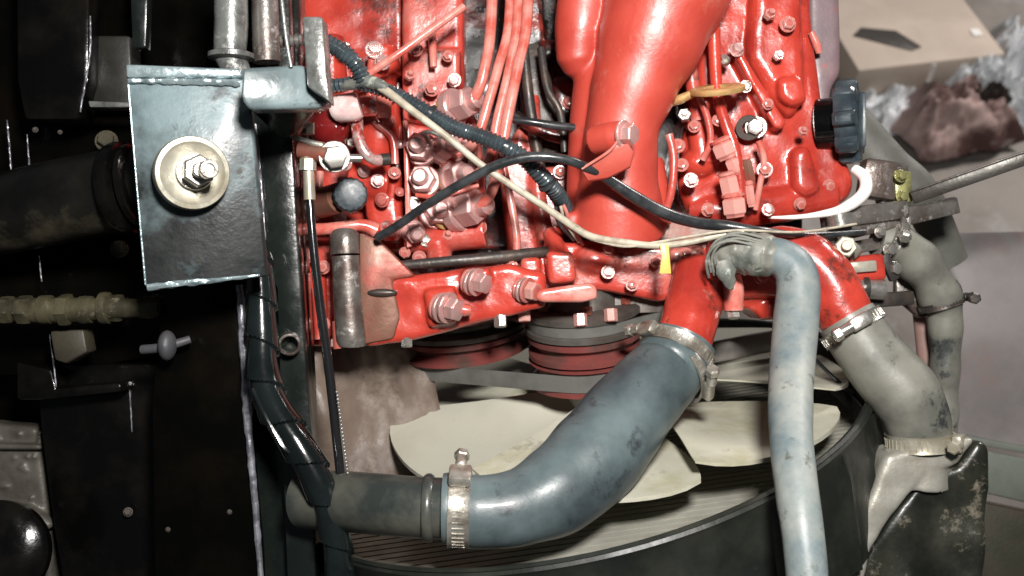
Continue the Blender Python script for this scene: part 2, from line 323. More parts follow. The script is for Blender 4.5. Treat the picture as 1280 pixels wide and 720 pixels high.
def crumple(name, c, sx, sy, ht, mat, label, cat, seed=0, rot=0, group=None, fq=9):
    mb = MB(); n = 44; fq *= .45; ca, sa = cos(rot), sin(rot)
    for k in (0, 1):
        for j in range(n + 1):
            for i in range(n + 1):
                u, v = i / n - .5, j / n - .5
                e = 1 + .25 * noise.noise(Vector((u * 4 + seed, v * 4, 3)))
                p = Vector(((u * ca - v * sa) * 1, (u * sa + v * ca), 0)); p.x *= sx * e; p.y *= sy * e
                q = Vector((u * fq * .5 + seed, v * fq * .5, seed)); f = 1 - abs(noise.noise(q)) * 2.2 + .35 * (1 - 2 * abs(noise.noise(q * 2.3))) + .2 * (1 - 2 * abs(noise.noise(q * 5)))
                edge = max(0, 1 - (2 * max(abs(u), abs(v))) ** 4)
                z = .014 + ht * max(0, f) * (.12 + .6 * edge); mb.v.append(c + Vector((p.x, p.y, z - (.006 if k else 0))))
    m = (n + 1) ** 2
    for k in (0, 1):
        mb.f += [tuple(k * m + q for q in (j * (n + 1) + i, j * (n + 1) + i + 1, (j + 1) * (n + 1) + i + 1, (j + 1) * (n + 1) + i)) for j in range(n) for i in range(n)]
    rim = [i for i in range(n + 1)] + [j * (n + 1) + n for j in range(1, n + 1)] + [n * (n + 1) + i for i in range(n - 1, -1, -1)] + [j * (n + 1) for j in range(n - 1, 0, -1)]
    mb.f += [(rim[i], rim[(i + 1) % len(rim)], m + rim[(i + 1) % len(rim)], m + rim[i]) for i in range(len(rim))]
    return tag(obj(name, mb, mat, worldspace=True, sharp=70, at=Vector((c.x, c.y, 0))), label, cat, group)
crumple('crumpled_rag', G(1180, 172), .24, .17, .13, ragm, 'crumpled dirty pinkish brown rag on the ground below the carton', 'rag', 3, .4)
crumple('plastic_sheet', G(1225, 128), .13, .12, .10, paperm, 'crumpled white plastic sheet touching the carton corner', 'plastic sheet', 11, .2, fq=14)
crumple('plastic_sheet', G(1268, 100), .15, .22, .12, paperm, 'crumpled white plastic sheet furthest up at the picture edge', 'plastic sheet', 17, .9, fq=16)
crumple('plastic_sheet', G(1118, 150), .14, .13, .06, paperm, 'flat pale plastic sheet between the black knob and the pink rag', 'plastic sheet', 23, .1, fq=12)

crumple('dark_cloth', G(1212, 158), .17, .09, .10, M('black_cloth', (.02, .018, .016), (.05, .035, .03), .4, .6, 12, rough=.8, spec=.15), 'crumpled black cloth lying on the pink rag by the carton', 'cloth', 31, -.3, fq=13)
crumple('plastic_sheet', G(1195, 140), .12, .07, .09, paperm, 'small white plastic sheet between carton and rags', 'plastic sheet', 41, .5, fq=18)
crumple('plastic_sheet', G(1262, 160), .10, .09, .06, paperm, 'white plastic scrap right of the rags at the picture edge', 'plastic sheet', 47, .5, fq=18)
# mauve metal side panel at the right, and the gutter ledge below it
t = thing('side_panel', 'dusty mauve grey sheet metal panel behind the right hoses', 'panel', wv(L(1230, 420, -330)))
obj('sheet', MB().prism([(1150, 292), (1420, 286), (1440, 590), (1176, 538)], -330, 14, 3), panelm, t)
obj('edge_flange', MB().prism([(1174, 538), (1440, 588), (1440, 596), (1174, 547)], -318, 30, 2), gutterm, t)
mb = MB().prism([(1170, 552), (1440, 604), (1440, 665), (1160, 600)], -300, 20, 4)
tag(obj('metal_ledge', mb, gutterm), 'grey green metal ledge under the mauve panel', 'ledge')
mb = MB().prism([(1180, 618), (1440, 672), (1460, 800), (1180, 800)], -330, 40, 4)
tag(obj('lower_cover', mb, M('dark_olive_metal', (.045, .045, .030), (.07, .045, .035), .4, .6, 12, rough=.5, bump=.5)), 'dark olive brown cover plate at the lower right corner', 'cover plate')
for k, (x, y, r) in enumerate(((1088, 486, 25), (1060, 500, 22), (1112, 512, 15), (1084, 455, 17), (1090, 545, 26))):
    mb = MB().ball(L(x, y, -260 - 5 * k), (rs(r, -260), rs(r * .8, -260), r * .7), seg=14, n=9)
    for i, p in enumerate(mb.v): mb.v[i] = p + Vector((1, 1, 1)) * (7 * noise.noise(p * .05))
    tag(obj('mud_clod', mb, rock, sharp=60), ['largest reddish mud clod seen left of the dusty elbow hose', 'reddish mud clod hard against the fan shroud opening', 'small reddish mud clod under the bend of the elbow hose', 'uppermost reddish mud clod under the hose bend', 'lowest pale mud clod above the radiator tank'][k], 'mud clod', 'dried mud clods behind the elbow hose')

# dirty frame beam running behind from rag area downwards (olive band beyond the knob)
mb = MB().tube([(1065, 150, -150, 24), (1110, 205, -150, 26), (1150, 245, -150, 26), (1190, 330, -170, 22)], 14, 8, flat=.6)
tag(obj('rubber_seal', mb, M('dusty_olive_rubber', (.11, .11, .095), (.06, .06, .05), .4, .6, 18, rough=.55, bump=.4)), 'thick olive grey rubber seal strip behind the black knob', 'seal strip')

# ================================================================ LEFT: black chassis
t = thing('vehicle_chassis', 'black painted vehicle chassis filling the dark left side', 'chassis', wv(L(150, 400, -60)))
CH = t
obj('cross_member', MB().prism([(-160, 300), (320, 300), (330, 420), (60, 470), (-160, 470)], 20, 40, 5), blkdull, t)
obj('floor_pan', MB().prism([(-200, 280), (334, 280), (334, 820), (-200, 820)], -90, 20, 3), blkdull, t)
obj('upper_web', MB().prism([(-160, -120), (330, -120), (330, 310), (-160, 310)], -30, 30, 4), blkdull, t)
obj('inner_rail', MB().prism([(18, -120), (114, -120), (110, 100), (96, 150), (30, 150), (20, 100)], 60, 50, 6), blk, t)
obj('box_section', MB().prism([(118, 44), (162, 44), (166, 130), (112, 130)], 30, 40, 4), M('brown_grey_film', (.02, .02, .016), (.01, .01, .008), .4, .6, 14, rough=.4), t)
obj('lip', MB().prism([(110, 126), (170, 128), (170, 134), (112, 134)], 70, 30, 1.5), greyp, t, label='pale scraped lip above the bolt')
obj('lower_web', MB().prism([(45, 455), (215, 455), (225, 800), (90, 800), (66, 660), (50, 540)], 40, 60, 5), blk, t)
obj('shelf', MB().prism([(20, 452), (64, 462), (70, 486), (150, 478), (152, 490), (60, 500), (20, 500)], 80, 50, 4), blk, t)
for x, y, s_, z in ((133, 176, 19, 36), (149, 311, 15, 66), (100, 418, 6, 70), (160, 640, 8, 50), (44, 162, 5, 66), (75, 165, 4, 66)):
    fast('bolt', x, y, z, (.25, .2, 1), s_, olive if s_ > 10 else iron, t)

mb = MB().prism([(205, 356), (306, 350), (308, 480), (316, 560), (328, 690), (332, 800), (195, 800), (190, 500)], 130, 12, 2)
t = thing('chassis_plate', 'flat black panel under the bracket with a scraped edge and painted highlight', 'panel', wv(L(260, 560, 130)))
obj('sheet', mb, blkdull, t)
pipe('scrape_glint_edge', [(299, 356, 134, 4.5), (305, 430, 134, 6), (309, 490, 134, 7), (311, 540, 134, 5), (318, 620, 134, 4.5), (326, 720, 134, 4)], edgem, t, 10, 4, mod=lambda d, a: 1 + .25 * noise.noise(Vector((d * .09, a * .5, 0))))  # worn plate edge with its highlight put into the pale colour
for x, y in ((210, 662), (287, 640)): fast('screw', x, y, 131, (0, 0, 1), 5, iron, t)

for sp in ([(113, 20, 62, 1.0), (112, 70, 62, 1.3), (100, 140, 62, 1.0)], [(9, 150, 20, 1.2), (13, 200, 20, 1.0), (16, 245, 20, .8)], [(34, 168, 62, .8), (37, 215, 60, 1.0)], [(49, 320, 64, 1.0), (52, 352, 64, .8)], [(62, 418, 84, .8), (68, 462, 84, 1.0), (70, 484, 84, .8)], [(162, 485, 42, .9), (165, 540, 42, .7)], [(40, 640, 62, .8), (52, 668, 62, .8)]):
    pipe('scrape_glint_edge', [(a_, b_, c_, d_ * 1.1) for a_, b_, c_, d_ in sp], edgem, CH, 8, 3, mod=lambda d, a: 1 + .8 * noise.noise(Vector((d * .17, a * .3, 7))))  # thin pale tubes added as painted glints along the chassis edges
# big dark tube behind the bracket
t = thing('torque_tube', 'thick oily black horizontal tube running in behind the bracket plate', 'tube', wv(L(60, 260, 120)))
obj('tube_body', MB().tube([(-140, 290, 90, 52), (-20, 272, 110, 50), (60, 255, 130, 52), (150, 237, 150, 52), (215, 226, 160, 52)], 40, 10), shaftm, t)
c = L(157, 236, 160); ax = (L(215, 226, 160) - L(60, 255, 130)).normalized()
obj('collar', MB().lathe(c, ax, [(rs(50, 150), -9), (rs(57, 150), -7), (rs(59, 150), 0), (rs(57, 150), 7), (rs(50, 150), 9)], 48), blk, t)
obj('seal_ring', MB().lathe(c + ax * 18, ax, [(rs(50, 150), -5), (rs(54, 150), -3), (rs(54, 150), 3), (rs(50, 150), 5)], 48), blk, t)

# olive hydraulic line
t = thing('hydraulic_line', 'grimy olive pipe line with hex fittings crossing the dark left side', 'pipe', wv(L(100, 388, 130)))
pipe('pipe_run', [(-90, 386, 120, 13), (20, 387, 122, 15), (60, 388, 124, 16), (200, 384, 130, 11)], olive, t, 20)
for i, (x, r, w) in enumerate(((8, 17, 14), (31, 18, 14), (58, 18, 12), (82, 20, 12), (108, 17, 13), (132, 20, 9), (146, 17, 12), (185, 13, 20))):
    obj('fitting_ring', MB().lathe(L(x, 387 - (x > 120) * 2, 124), Vector((1, .02, .03)), [(r * .7, -w / 2 - 2), (r * .9, -w / 2), (r * .93, 0), (r * .9, w / 2), (r * .7, w / 2 + 2)], 6 if i in (0, 1, 3, 6) else 20), olive, t)
tag(obj('olive_block', MB().prism([(62, 414), (104, 412), (109, 440), (82, 455), (68, 450)], 110, 30, 3), M('dull_olive_film', (.05, .043, .028), (.028, .024, .016), .4, .6, 25, rough=.5)), 'small dull olive block below the hydraulic line', 'block')
# mushroom stop
t = thing('rubber_stop', 'small grey mushroom shaped stop sticking out of the black panel', 'rubber stop', wv(L(205, 432, 150)))
stopm = M('grey_stop', (.065, .065, .07), (.045, .045, .05), .4, .6, 40, rough=.5)
obj('stop_head', MB().ball(L(209, 432, 160), (10, 17, 14)), stopm, t)
obj('stop_stem', MB().tube([(178, 437, 150, 6), (205, 434, 156, 6), (238, 424, 150, 5)], 14), stopm, t)

# riveted casting low left, black round end
t = thing('ribbed_casting', 'dusty grey brown casting with rows of bumps at the lower left corner', 'casting', wv(L(30, 600, 20)))
mb = MB().prism([(-120, 520), (46, 534), (58, 620), (70, 800), (-120, 800)], 10, 40, 6)
mb.prism([(-120, 552), (50, 556), (51, 563), (-120, 562)], 22, 20, 3).prism([(-120, 640), (30, 632), (66, 655), (60, 664), (-120, 668)], 26, 20, 5)
for q in range(22): mb.ball(L(random.uniform(-10, 52), random.uniform(535, 660), 10), (3.5, 3.5, 4), seg=8, n=5)
cast('casting_body', mb, rivm, t, 2.5, 3)
tag(obj('round_cover', MB().lathe(L(-10, 692, 120), Vector((.15, .2, 1)), [(52, -25), (60, -20), (60, -3), (54, 2), (20, 6)], 40), blk), 'black round cover in the very corner at lower left', 'cover')

# upright channel post and things fixed on it
t = thing('upright_post', 'glossy black green upright channel between the bracket and the red engine', 'post', wv(L(350, 420, 120)))
obj('channel_web', MB().prism([(316, -120), (372, -120), (378, 300), (388, 480), (396, 800), (318, 800), (312, 470), (322, 300), (326, 150)], 96, 40, 5), blkg, t)
obj('channel_flange', MB().prism([(316, -120), (358, -120), (366, 170), (372, 300), (384, 480), (392, 560), (396, 800), (362, 800), (352, 560), (346, 360), (330, 330), (326, 300), (314, 160)], 130, 30, 3), blkg, t)
pipe('weld_seam', [(319, 155, 132, 1.8), (324, 200, 132, 1.6), (329, 270, 132, 2), (331, 300, 131, 1.6)], edgem, t, 8, 3, mod=lambda d, a: 1 + .35 * noise.noise(Vector((d * .15, a, 0))))
# short pipe stub
pipe('pipe_stub', [(340, 412, 122, 11), (352, 424, 140, 11)], blkg, t, 20)
obj('stub_rim', MB().lathe(L(362, 431, 150), Vector((.25, -.2, 1)), [(11, -14), (12.5, -12), (12.5, 0), (10.6, 1.2), (9.4, 0), (9.2, -6)], 28, closed=True), worn, t)

# wrapped line running down the post
def wrapmod(d, a): return .94 + .24 * (((d / 48.0 + a / (2 * pi)) % 1.0))
t = thing('wrapped_hose', 'glossy dark teal hose wrapped in spiral tape running down the post', 'hose', wv(L(330, 470, 190)))
pipe('taped_hose', [(322, 318, 158, 15), (325, 345, 162, 17), (328, 420, 170, 18), (330, 470, 180, 19), (346, 515, 190, 20), (372, 555, 195, 20), (396, 598, 195, 19), (412, 640, 190, 17), (424, 700, 185, 17), (430, 790, 180, 17)], wrapm, t, 56, 1.6, mod=wrapmod)
pipe('fold_edge', [(316, 486, 196, 3), (332, 520, 206, 3.5), (352, 556, 212, 3.5), (362, 566, 212, 2.5)], wrapm, t, 8, 3)

# thin black rod (throttle link) with brass end
t = thing('throttle_rod', 'long thin glossy black link rod with pale ferrule hanging in front of the engine', 'rod', wv(L(400, 380, 170)))
pipe('rod', [(387, 244, 170, 5.2), (391, 300, 172, 5.5), (400, 380, 174, 6), (411, 460, 176, 6), (420, 540, 178, 6), (430, 640, 180, 6.5), (436, 790, 180, 7)], M('gloss_rod', (.008, .008, .009), None, rough=.12, rvar=.04, bump=.15, bs=200, coat=.8), t, 18, 3)
obj('ferrule', MB().tube([(385, 196, 170, 7), (387, 250, 171, 7.5)], 16), zinc, t)
obj('ferrule_nut', MB().lathe(L(385, 205, 170), Vector((.02, 1, 0)), [(7, -8), (9, -7), (9, 5), (7, 7)], 6), zinc, t)
mb = MB()
for i in range(30): mb.ball(L(421 + i * .62, 490 + i * 4.6, 190), 1.7, seg=6, n=4)
o = obj('water_beads', mb, greyp, t); o['kind'] = 'stuff'

# ---------------------------------------------------------------- bracket plate
def pz(x, y): return 275 - (y - 80) * .03 - (x - 160) * .17
t = thing('mounting_bracket', 'black bracket plate with blue sheen painted on its upper half and a big washer and nut', 'bracket', wv(L(240, 220, 240)))
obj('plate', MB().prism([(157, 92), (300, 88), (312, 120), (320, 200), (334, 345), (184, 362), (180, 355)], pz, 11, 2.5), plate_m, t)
obj('top_flange', MB().prism([(157, 80), (300, 86), (304, 96), (158, 97)], lambda x, y: pz(x, y) + 9, 60, 2), weldm, t)
def beadmod(d, a): return 1 + .12 * sin(d * .38) + .2 * noise.noise(Vector((d * .2, a, 2)))
obj('weld_bead', MB().tube([(160, 100, pz(160, 98) + 2, 4.5), (230, 101, pz(230, 99) + 2, 5), (300, 103, pz(300, 101) + 2, 5)], 10, 1.5, beadmod), weldm, t)
obj('bright_edge', MB().tube([(184, 359, pz(184, 360), 4.5), (230, 354, pz(230, 354), 4.2), (270, 350, pz(270, 350), 3), (325, 344, pz(325, 344), 1.5)], 8, 2, lambda d, a: 1 + .4 * noise.noise(Vector((d * .1, a, 5)))), weldm, t)
obj('bright_edge', MB().tube([(160, 100, pz(160, 100), 1.2), (170, 220, pz(170, 220), 1.1), (182, 356, pz(182, 356), 1.3)], 8, 3), weldm, t)
ax = Vector((.46, -.06, 1)).normalized(); c = L(241, 216, 282)
obj('washer', MB().lathe(c, ax, [(8, -20), (rs(43, 262), -20), (rs(45.5, 262), -17), (rs(45.5, 262), -3), (rs(44, 262), 0), (rs(39, 262), .5), (rs(34, 262), -3), (rs(20, 262), -4), (8, -4)], 56), zinc, t)
obj('rubber_bush', MB().lathe(L(232, 217, 250), ax, [(20, -22), (rs(48, 250), -20), (rs(50, 250), -12), (rs(48, 250), -8), (20, -6)], 48), M('bush_rubber', (.03, .03, .027), (.08, .075, .06), .4, .6, 40, rough=.5), t)
fast('washer', 243, 215, 279, ax, 46, steel, t, 'spring_washer')
fast('nut', 246, 214, 284, ax, 36, steel, t, 'nut', roll=.3)
k = obj('bolt_end', MB().lathe(L(262, 211, 322), ax, [(9, -30), (9, -2), (8, 0), (5.5, 0), (4.5, -4), (.1, -4)], 24), steel, t)

# block at the top of the bracket
t = thing('angle_block', 'blue grey painted folded block at the upper corner of the bracket', 'block', wv(L(350, 120, 260)))
def bz(x, y): return 318 - (x - 300) * .35
obj('front_face', MB().prism([(303, 84), (380, 80), (412, 128), (398, 135), (310, 137), (300, 120)], bz, 30, 5, 3), blockm, t)
obj('under_face', MB().solid([L(302, 128, 290), L(400, 130, 262), L(384, 152, 215), L(366, 172, 190), L(348, 170, 190)], Vector((0, 6, -40)), 2), blk, t)
t = thing('end_plate', 'scratched grey rectangular plate end standing behind the blue grey block', 'plate', wv(L(395, 80, 290)))
obj('plate_end', MB().prism([(377, 20), (403, 20), (408, 90), (412, 128), (384, 108)], 305, 30, 3), greyp, t)
pipe('thin_rod', [(352, 0, 300, 2.6), (358, 50, 300, 2.6), (364, 84, 298, 2.4)], greyp, t, 10)
obj('threaded_tip', MB().tube([(350, 52, 285, 7), (378, 50, 285, 7)], 14, 1.2, lambda d, a: 1 + .15 * sin(d * 1.3)), worn, t)
t = thing('top_fitting', 'grey elbow fitting and pale sleeve rising above the bracket', 'fitting', wv(L(290, 60, 150)))
mb = MB().tube([(288, -60, 170, 20), (289, 30, 170, 21), (288, 70, 170, 20), (300, 95, 165, 16)], 20)
mb.lathe(L(289, 72, 170), Vector((0, 1, 0)), [(20, -3), (25, -1), (25, 4), (20, 6)], 24)
obj('elbow', mb, greyp, t)
mb = MB().tube([(330, -60, 150, 16), (332, 40, 150, 17), (334, 78, 150, 17)], 16)
obj('sleeve', mb, worn, t)
obj('strap', MB().prism([(160, -60), (186, -60), (182, 60), (165, 60)], 60, 20, 3), blkg, t)

# pivot lever below the block: brass nut + arm + hex head
t = thing('pivot_lever', 'small steel lever with a big pale hex head under the blue grey block', 'lever', wv(L(400, 190, 180)))
fast('long_nut', 385, 168, 165, (0, 1, 0), 15, zinc, t, 'nut')
obj('arm', MB().prism([(357, 166), (362, 172), (400, 186), (404, 183), (404, 178), (380, 172)], 180, 14, 2), alum, t)
obj('pivot_body', MB().tube([(374, 186, 168, 12), (402, 190, 170, 13), (412, 193, 172, 12)], 18), brown, t)
fast('bolt', 418, 196, 176, (.25, -.15, 1), 27, steel, t, 'hex_head', roll=.2)
pipe('spindle', [(425, 197, 165, 5), (452, 198, 160, 5)], steel, t, 12)

# ================================================================ ENGINE
t = thing('diesel_engine', 'bright red painted diesel engine block, head and covers filling the middle', 'engine', wv(L(760, 300, 0)))
E_ = t
mb = MB().prism([(375, -120), (1000, -120), (1005, 290), (990, 330), (880, 360), (378, 350)], -150, 90, 6)
mb.prism([(380, 310), (1000, 310), (1000, 372), (830, 400), (500, 410), (380, 436)], -70, 120, 6)
mb.prism([(645, -120), (668, -120), (700, 300), (655, 300)], -95, 80, 4)
mb.prism([(690, 95), (730, 90), (735, 145), (690, 148)], -70, 80, 8).prism([(655, 150), (730, 170), (735, 188), (655, 165)], -90, 80, 5)
mb.prism([(676, 48), (700, 48), (700, 70), (676, 74)], -80, 60, 6)
cast('block_casting', mb, red_grime_shade, t, 3.2, 4, rough=1.5)
# painted side of the block between the pump and the inlet pipe
mb = MB().prism([(622, 200), (652, 150), (668, 200), (684, 300), (700, 330), (636, 332)], -40, 100, 8)
mb.prism([(655, 210), (720, 205), (730, 310), (672, 310)], -70, 60, 8)
mb.tube([(664, 120, -60, 11), (672, 240, -45, 11), (690, 330, -30, 12)], 14)
cast('block_web', mb, red_dusty, t, 2.6, 5)
obj('dark_gap_plate', MB().prism([(640, 60), (672, 52), (690, 100), (700, 200), (660, 205), (650, 120)], -62, 10, 3), iron, t)  # flat dark iron plate set in the gap left of the inlet pipe
pipe('web_rib', [(645, 145, -30, 7), (680, 165, -25, 9), (730, 178, -25, 8)], red_grime_shade, t)
pipe('web_rib', [(655, 60, -35, 6), (662, 130, -32, 7), (676, 215, -35, 7)], iron, t)
# inlet pipe
mb = MB().tube([(868, -120, 36, 96), (836, -20, 42, 80), (814, 48, 46, 67), (794, 105, 50, 54), (778, 160, 50, 46), (774, 215, 46, 48), (773, 262, 38, 56), (771, 284, 30, 62)], 40, 8)
mb.tube([(770, -100, 0, 46), (760, 40, 6, 34), (748, 110, 10, 32), (742, 180, 12, 32), (742, 250, 14, 34), (742, 282, 14, 34)], 24, 8).tube([(812, 200, 0, 18), (816, 240, 6, 20), (818, 282, 8, 22)], 20, 8)
mb.tube([(742, -80, 20, 36), (728, 20, 20, 34), (722, 72, 18, 27), (728, 92, 10, 14)], 24)
mb.prism([(708, 264), (832, 262), (840, 284), (706, 286)], 60, 90, 6)
cast('inlet_pipe', mb, red_smooth, t, 2.4, 8)
mb = MB().tube([(742, 176, 118, 18), (766, 171, 134, 19), (780, 168, 140, 18)], 26)
cast('pipe_boss', mb, red_smooth, t, 1.8, 4)
fast('bolt', 781, 168, 146, (.8, -.05, .6), 25, pink, t, roll=.1)
A = [L(726, 211, 150), L(733, 205, 150), L(757, 192, 152), L(768, 180, 152), L(786, 180, 150), L(792, 190, 146), L(788, 208, 140), L(760, 222, 138), L(735, 226, 140)]
obj('tab_plate', MB().solid(A, Vector((1, -1, -6)), 1.2), red_smooth, t)
pipe('tab_edge', [(727, 211, 153, 1.7), (756, 193, 155, 2), (768, 182, 155, 1.8), (773, 172, 153, 1.6)], pinkline, t, 8, 3)
# cylinder head and cover at the right
mb = MB().prism([(868, -120), (1008, -120), (1018, 40), (1030, 130), (1056, 190), (1070, 222), (1066, 246), (1040, 262), (990, 270), (930, 278), (866, 274), (848, 236), (852, 180), (872, 120)], 0, 150, 18, 3)
mb.prism([(950, -120), (1000, -120), (1008, 60), (1010, 120), (990, 150), (962, 120), (935, 70)], 22, 60, 14, 3)
mb.prism([(972, 96), (1004, 92), (1012, 128), (990, 134), (974, 122)], 34, 40, 8).prism([(990, 186), (1012, 180), (1030, 236), (1010, 250), (992, 236)], 16, 40, 9)
mb.tube([(862, 262, -20, 20), (920, 262, -10, 24), (1040, 244, -20, 24)], 20)
mb.prism([(920, 70), (928, 66), (984, 152), (978, 162), (968, 160)], 30, 60, 3)
mb.ball(L(872, 205, -6), (24, 20, 26)).tube([(868, 150, 0, 14), (876, 175, 4, 16), (880, 205, 4, 17)], 16)
cast('cylinder_head', mb, red, t, 1.8, 4, rough=1.6)
mb = MB().prism([(1008, -120), (1046, -120), (1052, 40), (1052, 92), (1040, 110), (1036, 165), (1060, 205), (1050, 215), (1030, 170), (1018, 120), (1012, 40)], -16, 120, 8)
cast('side_cover', mb, purple, t, 3, 5)
pipe('cover_rod', [(1014, 40, 8, 4), (1022, 58, 6, 5), (1024, 66, 4, 4)], pinkline, t, 10)
fast('bolt', 945, 159, 22, (-.35, -.1, 1), 19, steel, t)
fast('bolt', 921, 62, 34, (.2, .3, 1), 13, pink, t); fast('nut', 906, 78, 30, (-.3, .4, 1), 13, steel, t)
fast('washer', 936, 160, 20, (-.35, -.1, 1), 32, iron, t)
# pipes and stacked fittings on the head
pipe('head_pipe', [(889, -60, 36, 8), (893, 60, 36, 8), (897, 118, 40, 7), (907, 155, 46, 7), (918, 185, 48, 7), (925, 225, 46, 7), (925, 262, 40, 8)], red, t, 16)
pipe('head_pipe', [(870, 10, 18, 10), (862, 70, 20, 10), (868, 120, 18, 9), (872, 150, 14, 9)], red_dusty, t, 16)
pipe('head_pipe', [(836, 168, 30, 5.5), (842, 195, 30, 5.5), (840, 235, 30, 5), (832, 264, 24, 5)], red_dusty, t, 14)
for x, y, w_, h_, dx in ((905, 187, 28, 17, .3), (918, 207, 20, 18, .3), (936, 214, 13, 26, .1), (912, 232, 24, 22, .1), (938, 244, 11, 22, 0), (918, 258, 30, 20, 0)):
    q_ = MB().lathe(L(x, y, 46), Vector((-.15 - dx, 1, .1)), [(w_ * .40, -h_ / 2 - 3), (w_ * .42, -h_ / 2), (w_ * .50, -h_ / 2 + 2), (w_ * .50, h_ / 2 - 2), (w_ * .42, h_ / 2), (w_ * .40, h_ / 2 + 3)], 6)
    obj('hex_fitting', q_, red_dusty if w_ != 13 else brown, t)
    obj('fitting_collar', MB().lathe(L(x, y, 46), Vector((-.15 - dx, 1, .1)), [(w_ * .3, h_ / 2), (w_ * .47, h_ / 2 + 2), (w_ * .47, h_ / 2 + 5), (w_ * .3, h_ / 2 + 7)], 24), pinkline if w_ > 25 else red_dusty, t)
mb = MB().lathe(L(897, 112, 60), Vector((-.12, 1, .30)), [(17, -3.5), (32, -3.5), (33, -2), (33, 2.5), (31, 3.5), (17, 3.5)], 44, closed=True)
obj('brass_ring', mb, brass, t)
pipe('ring_stem', [(868, 116, 56, 5), (850, 124, 48, 6), (838, 128, 40, 6)], brass, t, 12)
fast('nut', 838, 130, 44, (-1, .1, .4), 13, steel, t); fast('nut', 855, 146, 26, (-.1, .2, 1), 15, steel, t)
for x, y, s_ in ((847, 182, 13), (852, 206, 12), (868, 158, 11)): fast('bolt', x, y, 26, (-.2, .2, 1), s_, red_dusty, t)
# ledge with grey gasket area below the inlet pipe
mb = MB().prism([(700, 262), (745, 268), (830, 262), (905, 276), (900, 298), (835, 305), (740, 300), (704, 292)], -6, 60, 4)
mb.ball(L(803, 290, -4), (22, 17, 22))
cast('gasket_ledge', mb, M('grey_brown_gasket', (.24, .19, .155), (.33, .12, .09), .45, .62, 30, rough=.5, bump=.6, bs=260, c3=(.10, .085, .07), s3=60), t, 2.2, 4, rough=2)
for x, y in ((797, 290), (809, 286)): fast('bolt', x, y, 16, (.2, -.3, 1), 12, pink, t)
# front timing cover beam
def fz(x, y): return 26 + (x - 700) * .02
mb = MB().prism([(560, 338), (620, 322), (690, 304), (740, 300), (830, 307), (905, 296), (912, 352), (860, 366), (826, 378), (800, 372), (742, 362), (700, 376), (640, 350), (560, 352)], fz, 90, 8)
mb.prism([(682, 314), (716, 314), (722, 352), (686, 356)], 56, 50, 6).prism([(650, 322), (676, 320), (676, 344), (652, 346)], 50, 40, 6)
mb.tube([(690, 290, 8, 12), (697, 322, 30, 13)], 14).ball(L(745, 325, 18), (34, 20, 24))
mb.ball(L(866, 330, 16), (26, 22, 30)).prism([(835, 310), (880, 306), (884, 340), (840, 344)], 48, 40, 8)
cast('timing_cover', mb, red_dusty, t, 1.8, 4, rough=1.2)
mb = MB().prism([(674, 362), (738, 353), (746, 358), (747, 374), (728, 378), (676, 378), (668, 372)], 92, 40, 4)
cast('cover_lug', mb, pinkline, t, 1.8, 3)
obj('dark_gasket', MB().prism([(700, 374), (820, 366), (842, 375), (846, 390), (780, 392), (700, 400)], -2, 30, 2), M('grey_gasket', (.20, .18, .155), (.10, .08, .07), .4, .6, 40, rough=.5, bump=.5), t)
# mounting arm, gusset and sleeve
mb = MB().prism([(452, 346), (520, 344), (560, 338), (640, 330), (682, 340), (684, 384), (640, 394), (585, 408), (540, 420), (500, 429), (455, 434), (448, 420)], 74, 60, 8)
mb.prism([(576, 336), (612, 334), (616, 352), (578, 356)], 92, 30, 5)
mb.prism([(528, 362), (568, 358), (572, 404), (534, 412)], 88, 30, 7)
mb.prism([(455, 300), (476, 303), (522, 350), (510, 420), (458, 432)], 66, 40, 5)
cast('mounting_arm', mb, red, t, 2.2, 4, rough=2)
obj('gusset', MB().prism([(448, 290), (474, 300), (519, 345), (490, 350), (500, 396), (492, 424), (450, 432)], 79, 16, 5), brown, t)
mb = MB().ball(L(478, 366, 80), (18, 5, 5)); obj('oval_slot', mb, iron, t)
mb = MB().tube([(431, 291, 70, 16), (431, 294, 71, 19), (432, 318, 72, 19)], 28); obj('sleeve_cap', mb, worn, t)
mb = MB().tube([(433, 320, 72, 18), (436, 380, 72, 19), (440, 424, 72, 20), (440, 431, 71, 18)], 28); obj('pivot_sleeve', mb, worn, t)
obj('sleeve_foot', MB().tube([(427, 400, 66, 12), (432, 434, 66, 16)], 16), red, t)
for x, y, s_, z in ((598, 353, 24, 98), (562, 385, 27, 98), (661, 363, 22, 84)):
    fast('bolt', x, y, z, (.80, -.18, .55), s_, pink if x < 640 else red_dusty, t, roll=.4)
    fast('washer', x - s_ * .38, y - 1, z - 7, (.80, -.18, .55), s_ * 1.45, pink, t)
    fast('washer', x - s_ * .58, y - 2, z - 12, (.80, -.18, .55), s_ * 1.3, red_dusty, t)
for x, y, s_ in ((508, 423, 14), (418, 428, 9), (625, 397, 15)): fast('long_nut', x, y - 4, 66, (.05, -1, .15), s_, steel if s_ > 9 else pink, t, 'bolt')
for x, y in ((655, 392), (725, 398), (763, 392), (583, 386)): fast('long_nut', x, y - 6, 40, (.05, -1, .15), 15, red_dusty, t, 'bolt')
obj('arm_nose', MB().tube([(570, 384, 96, 6), (582, 388, 96, 8), (589, 388, 96, 6)], 12), red, t)
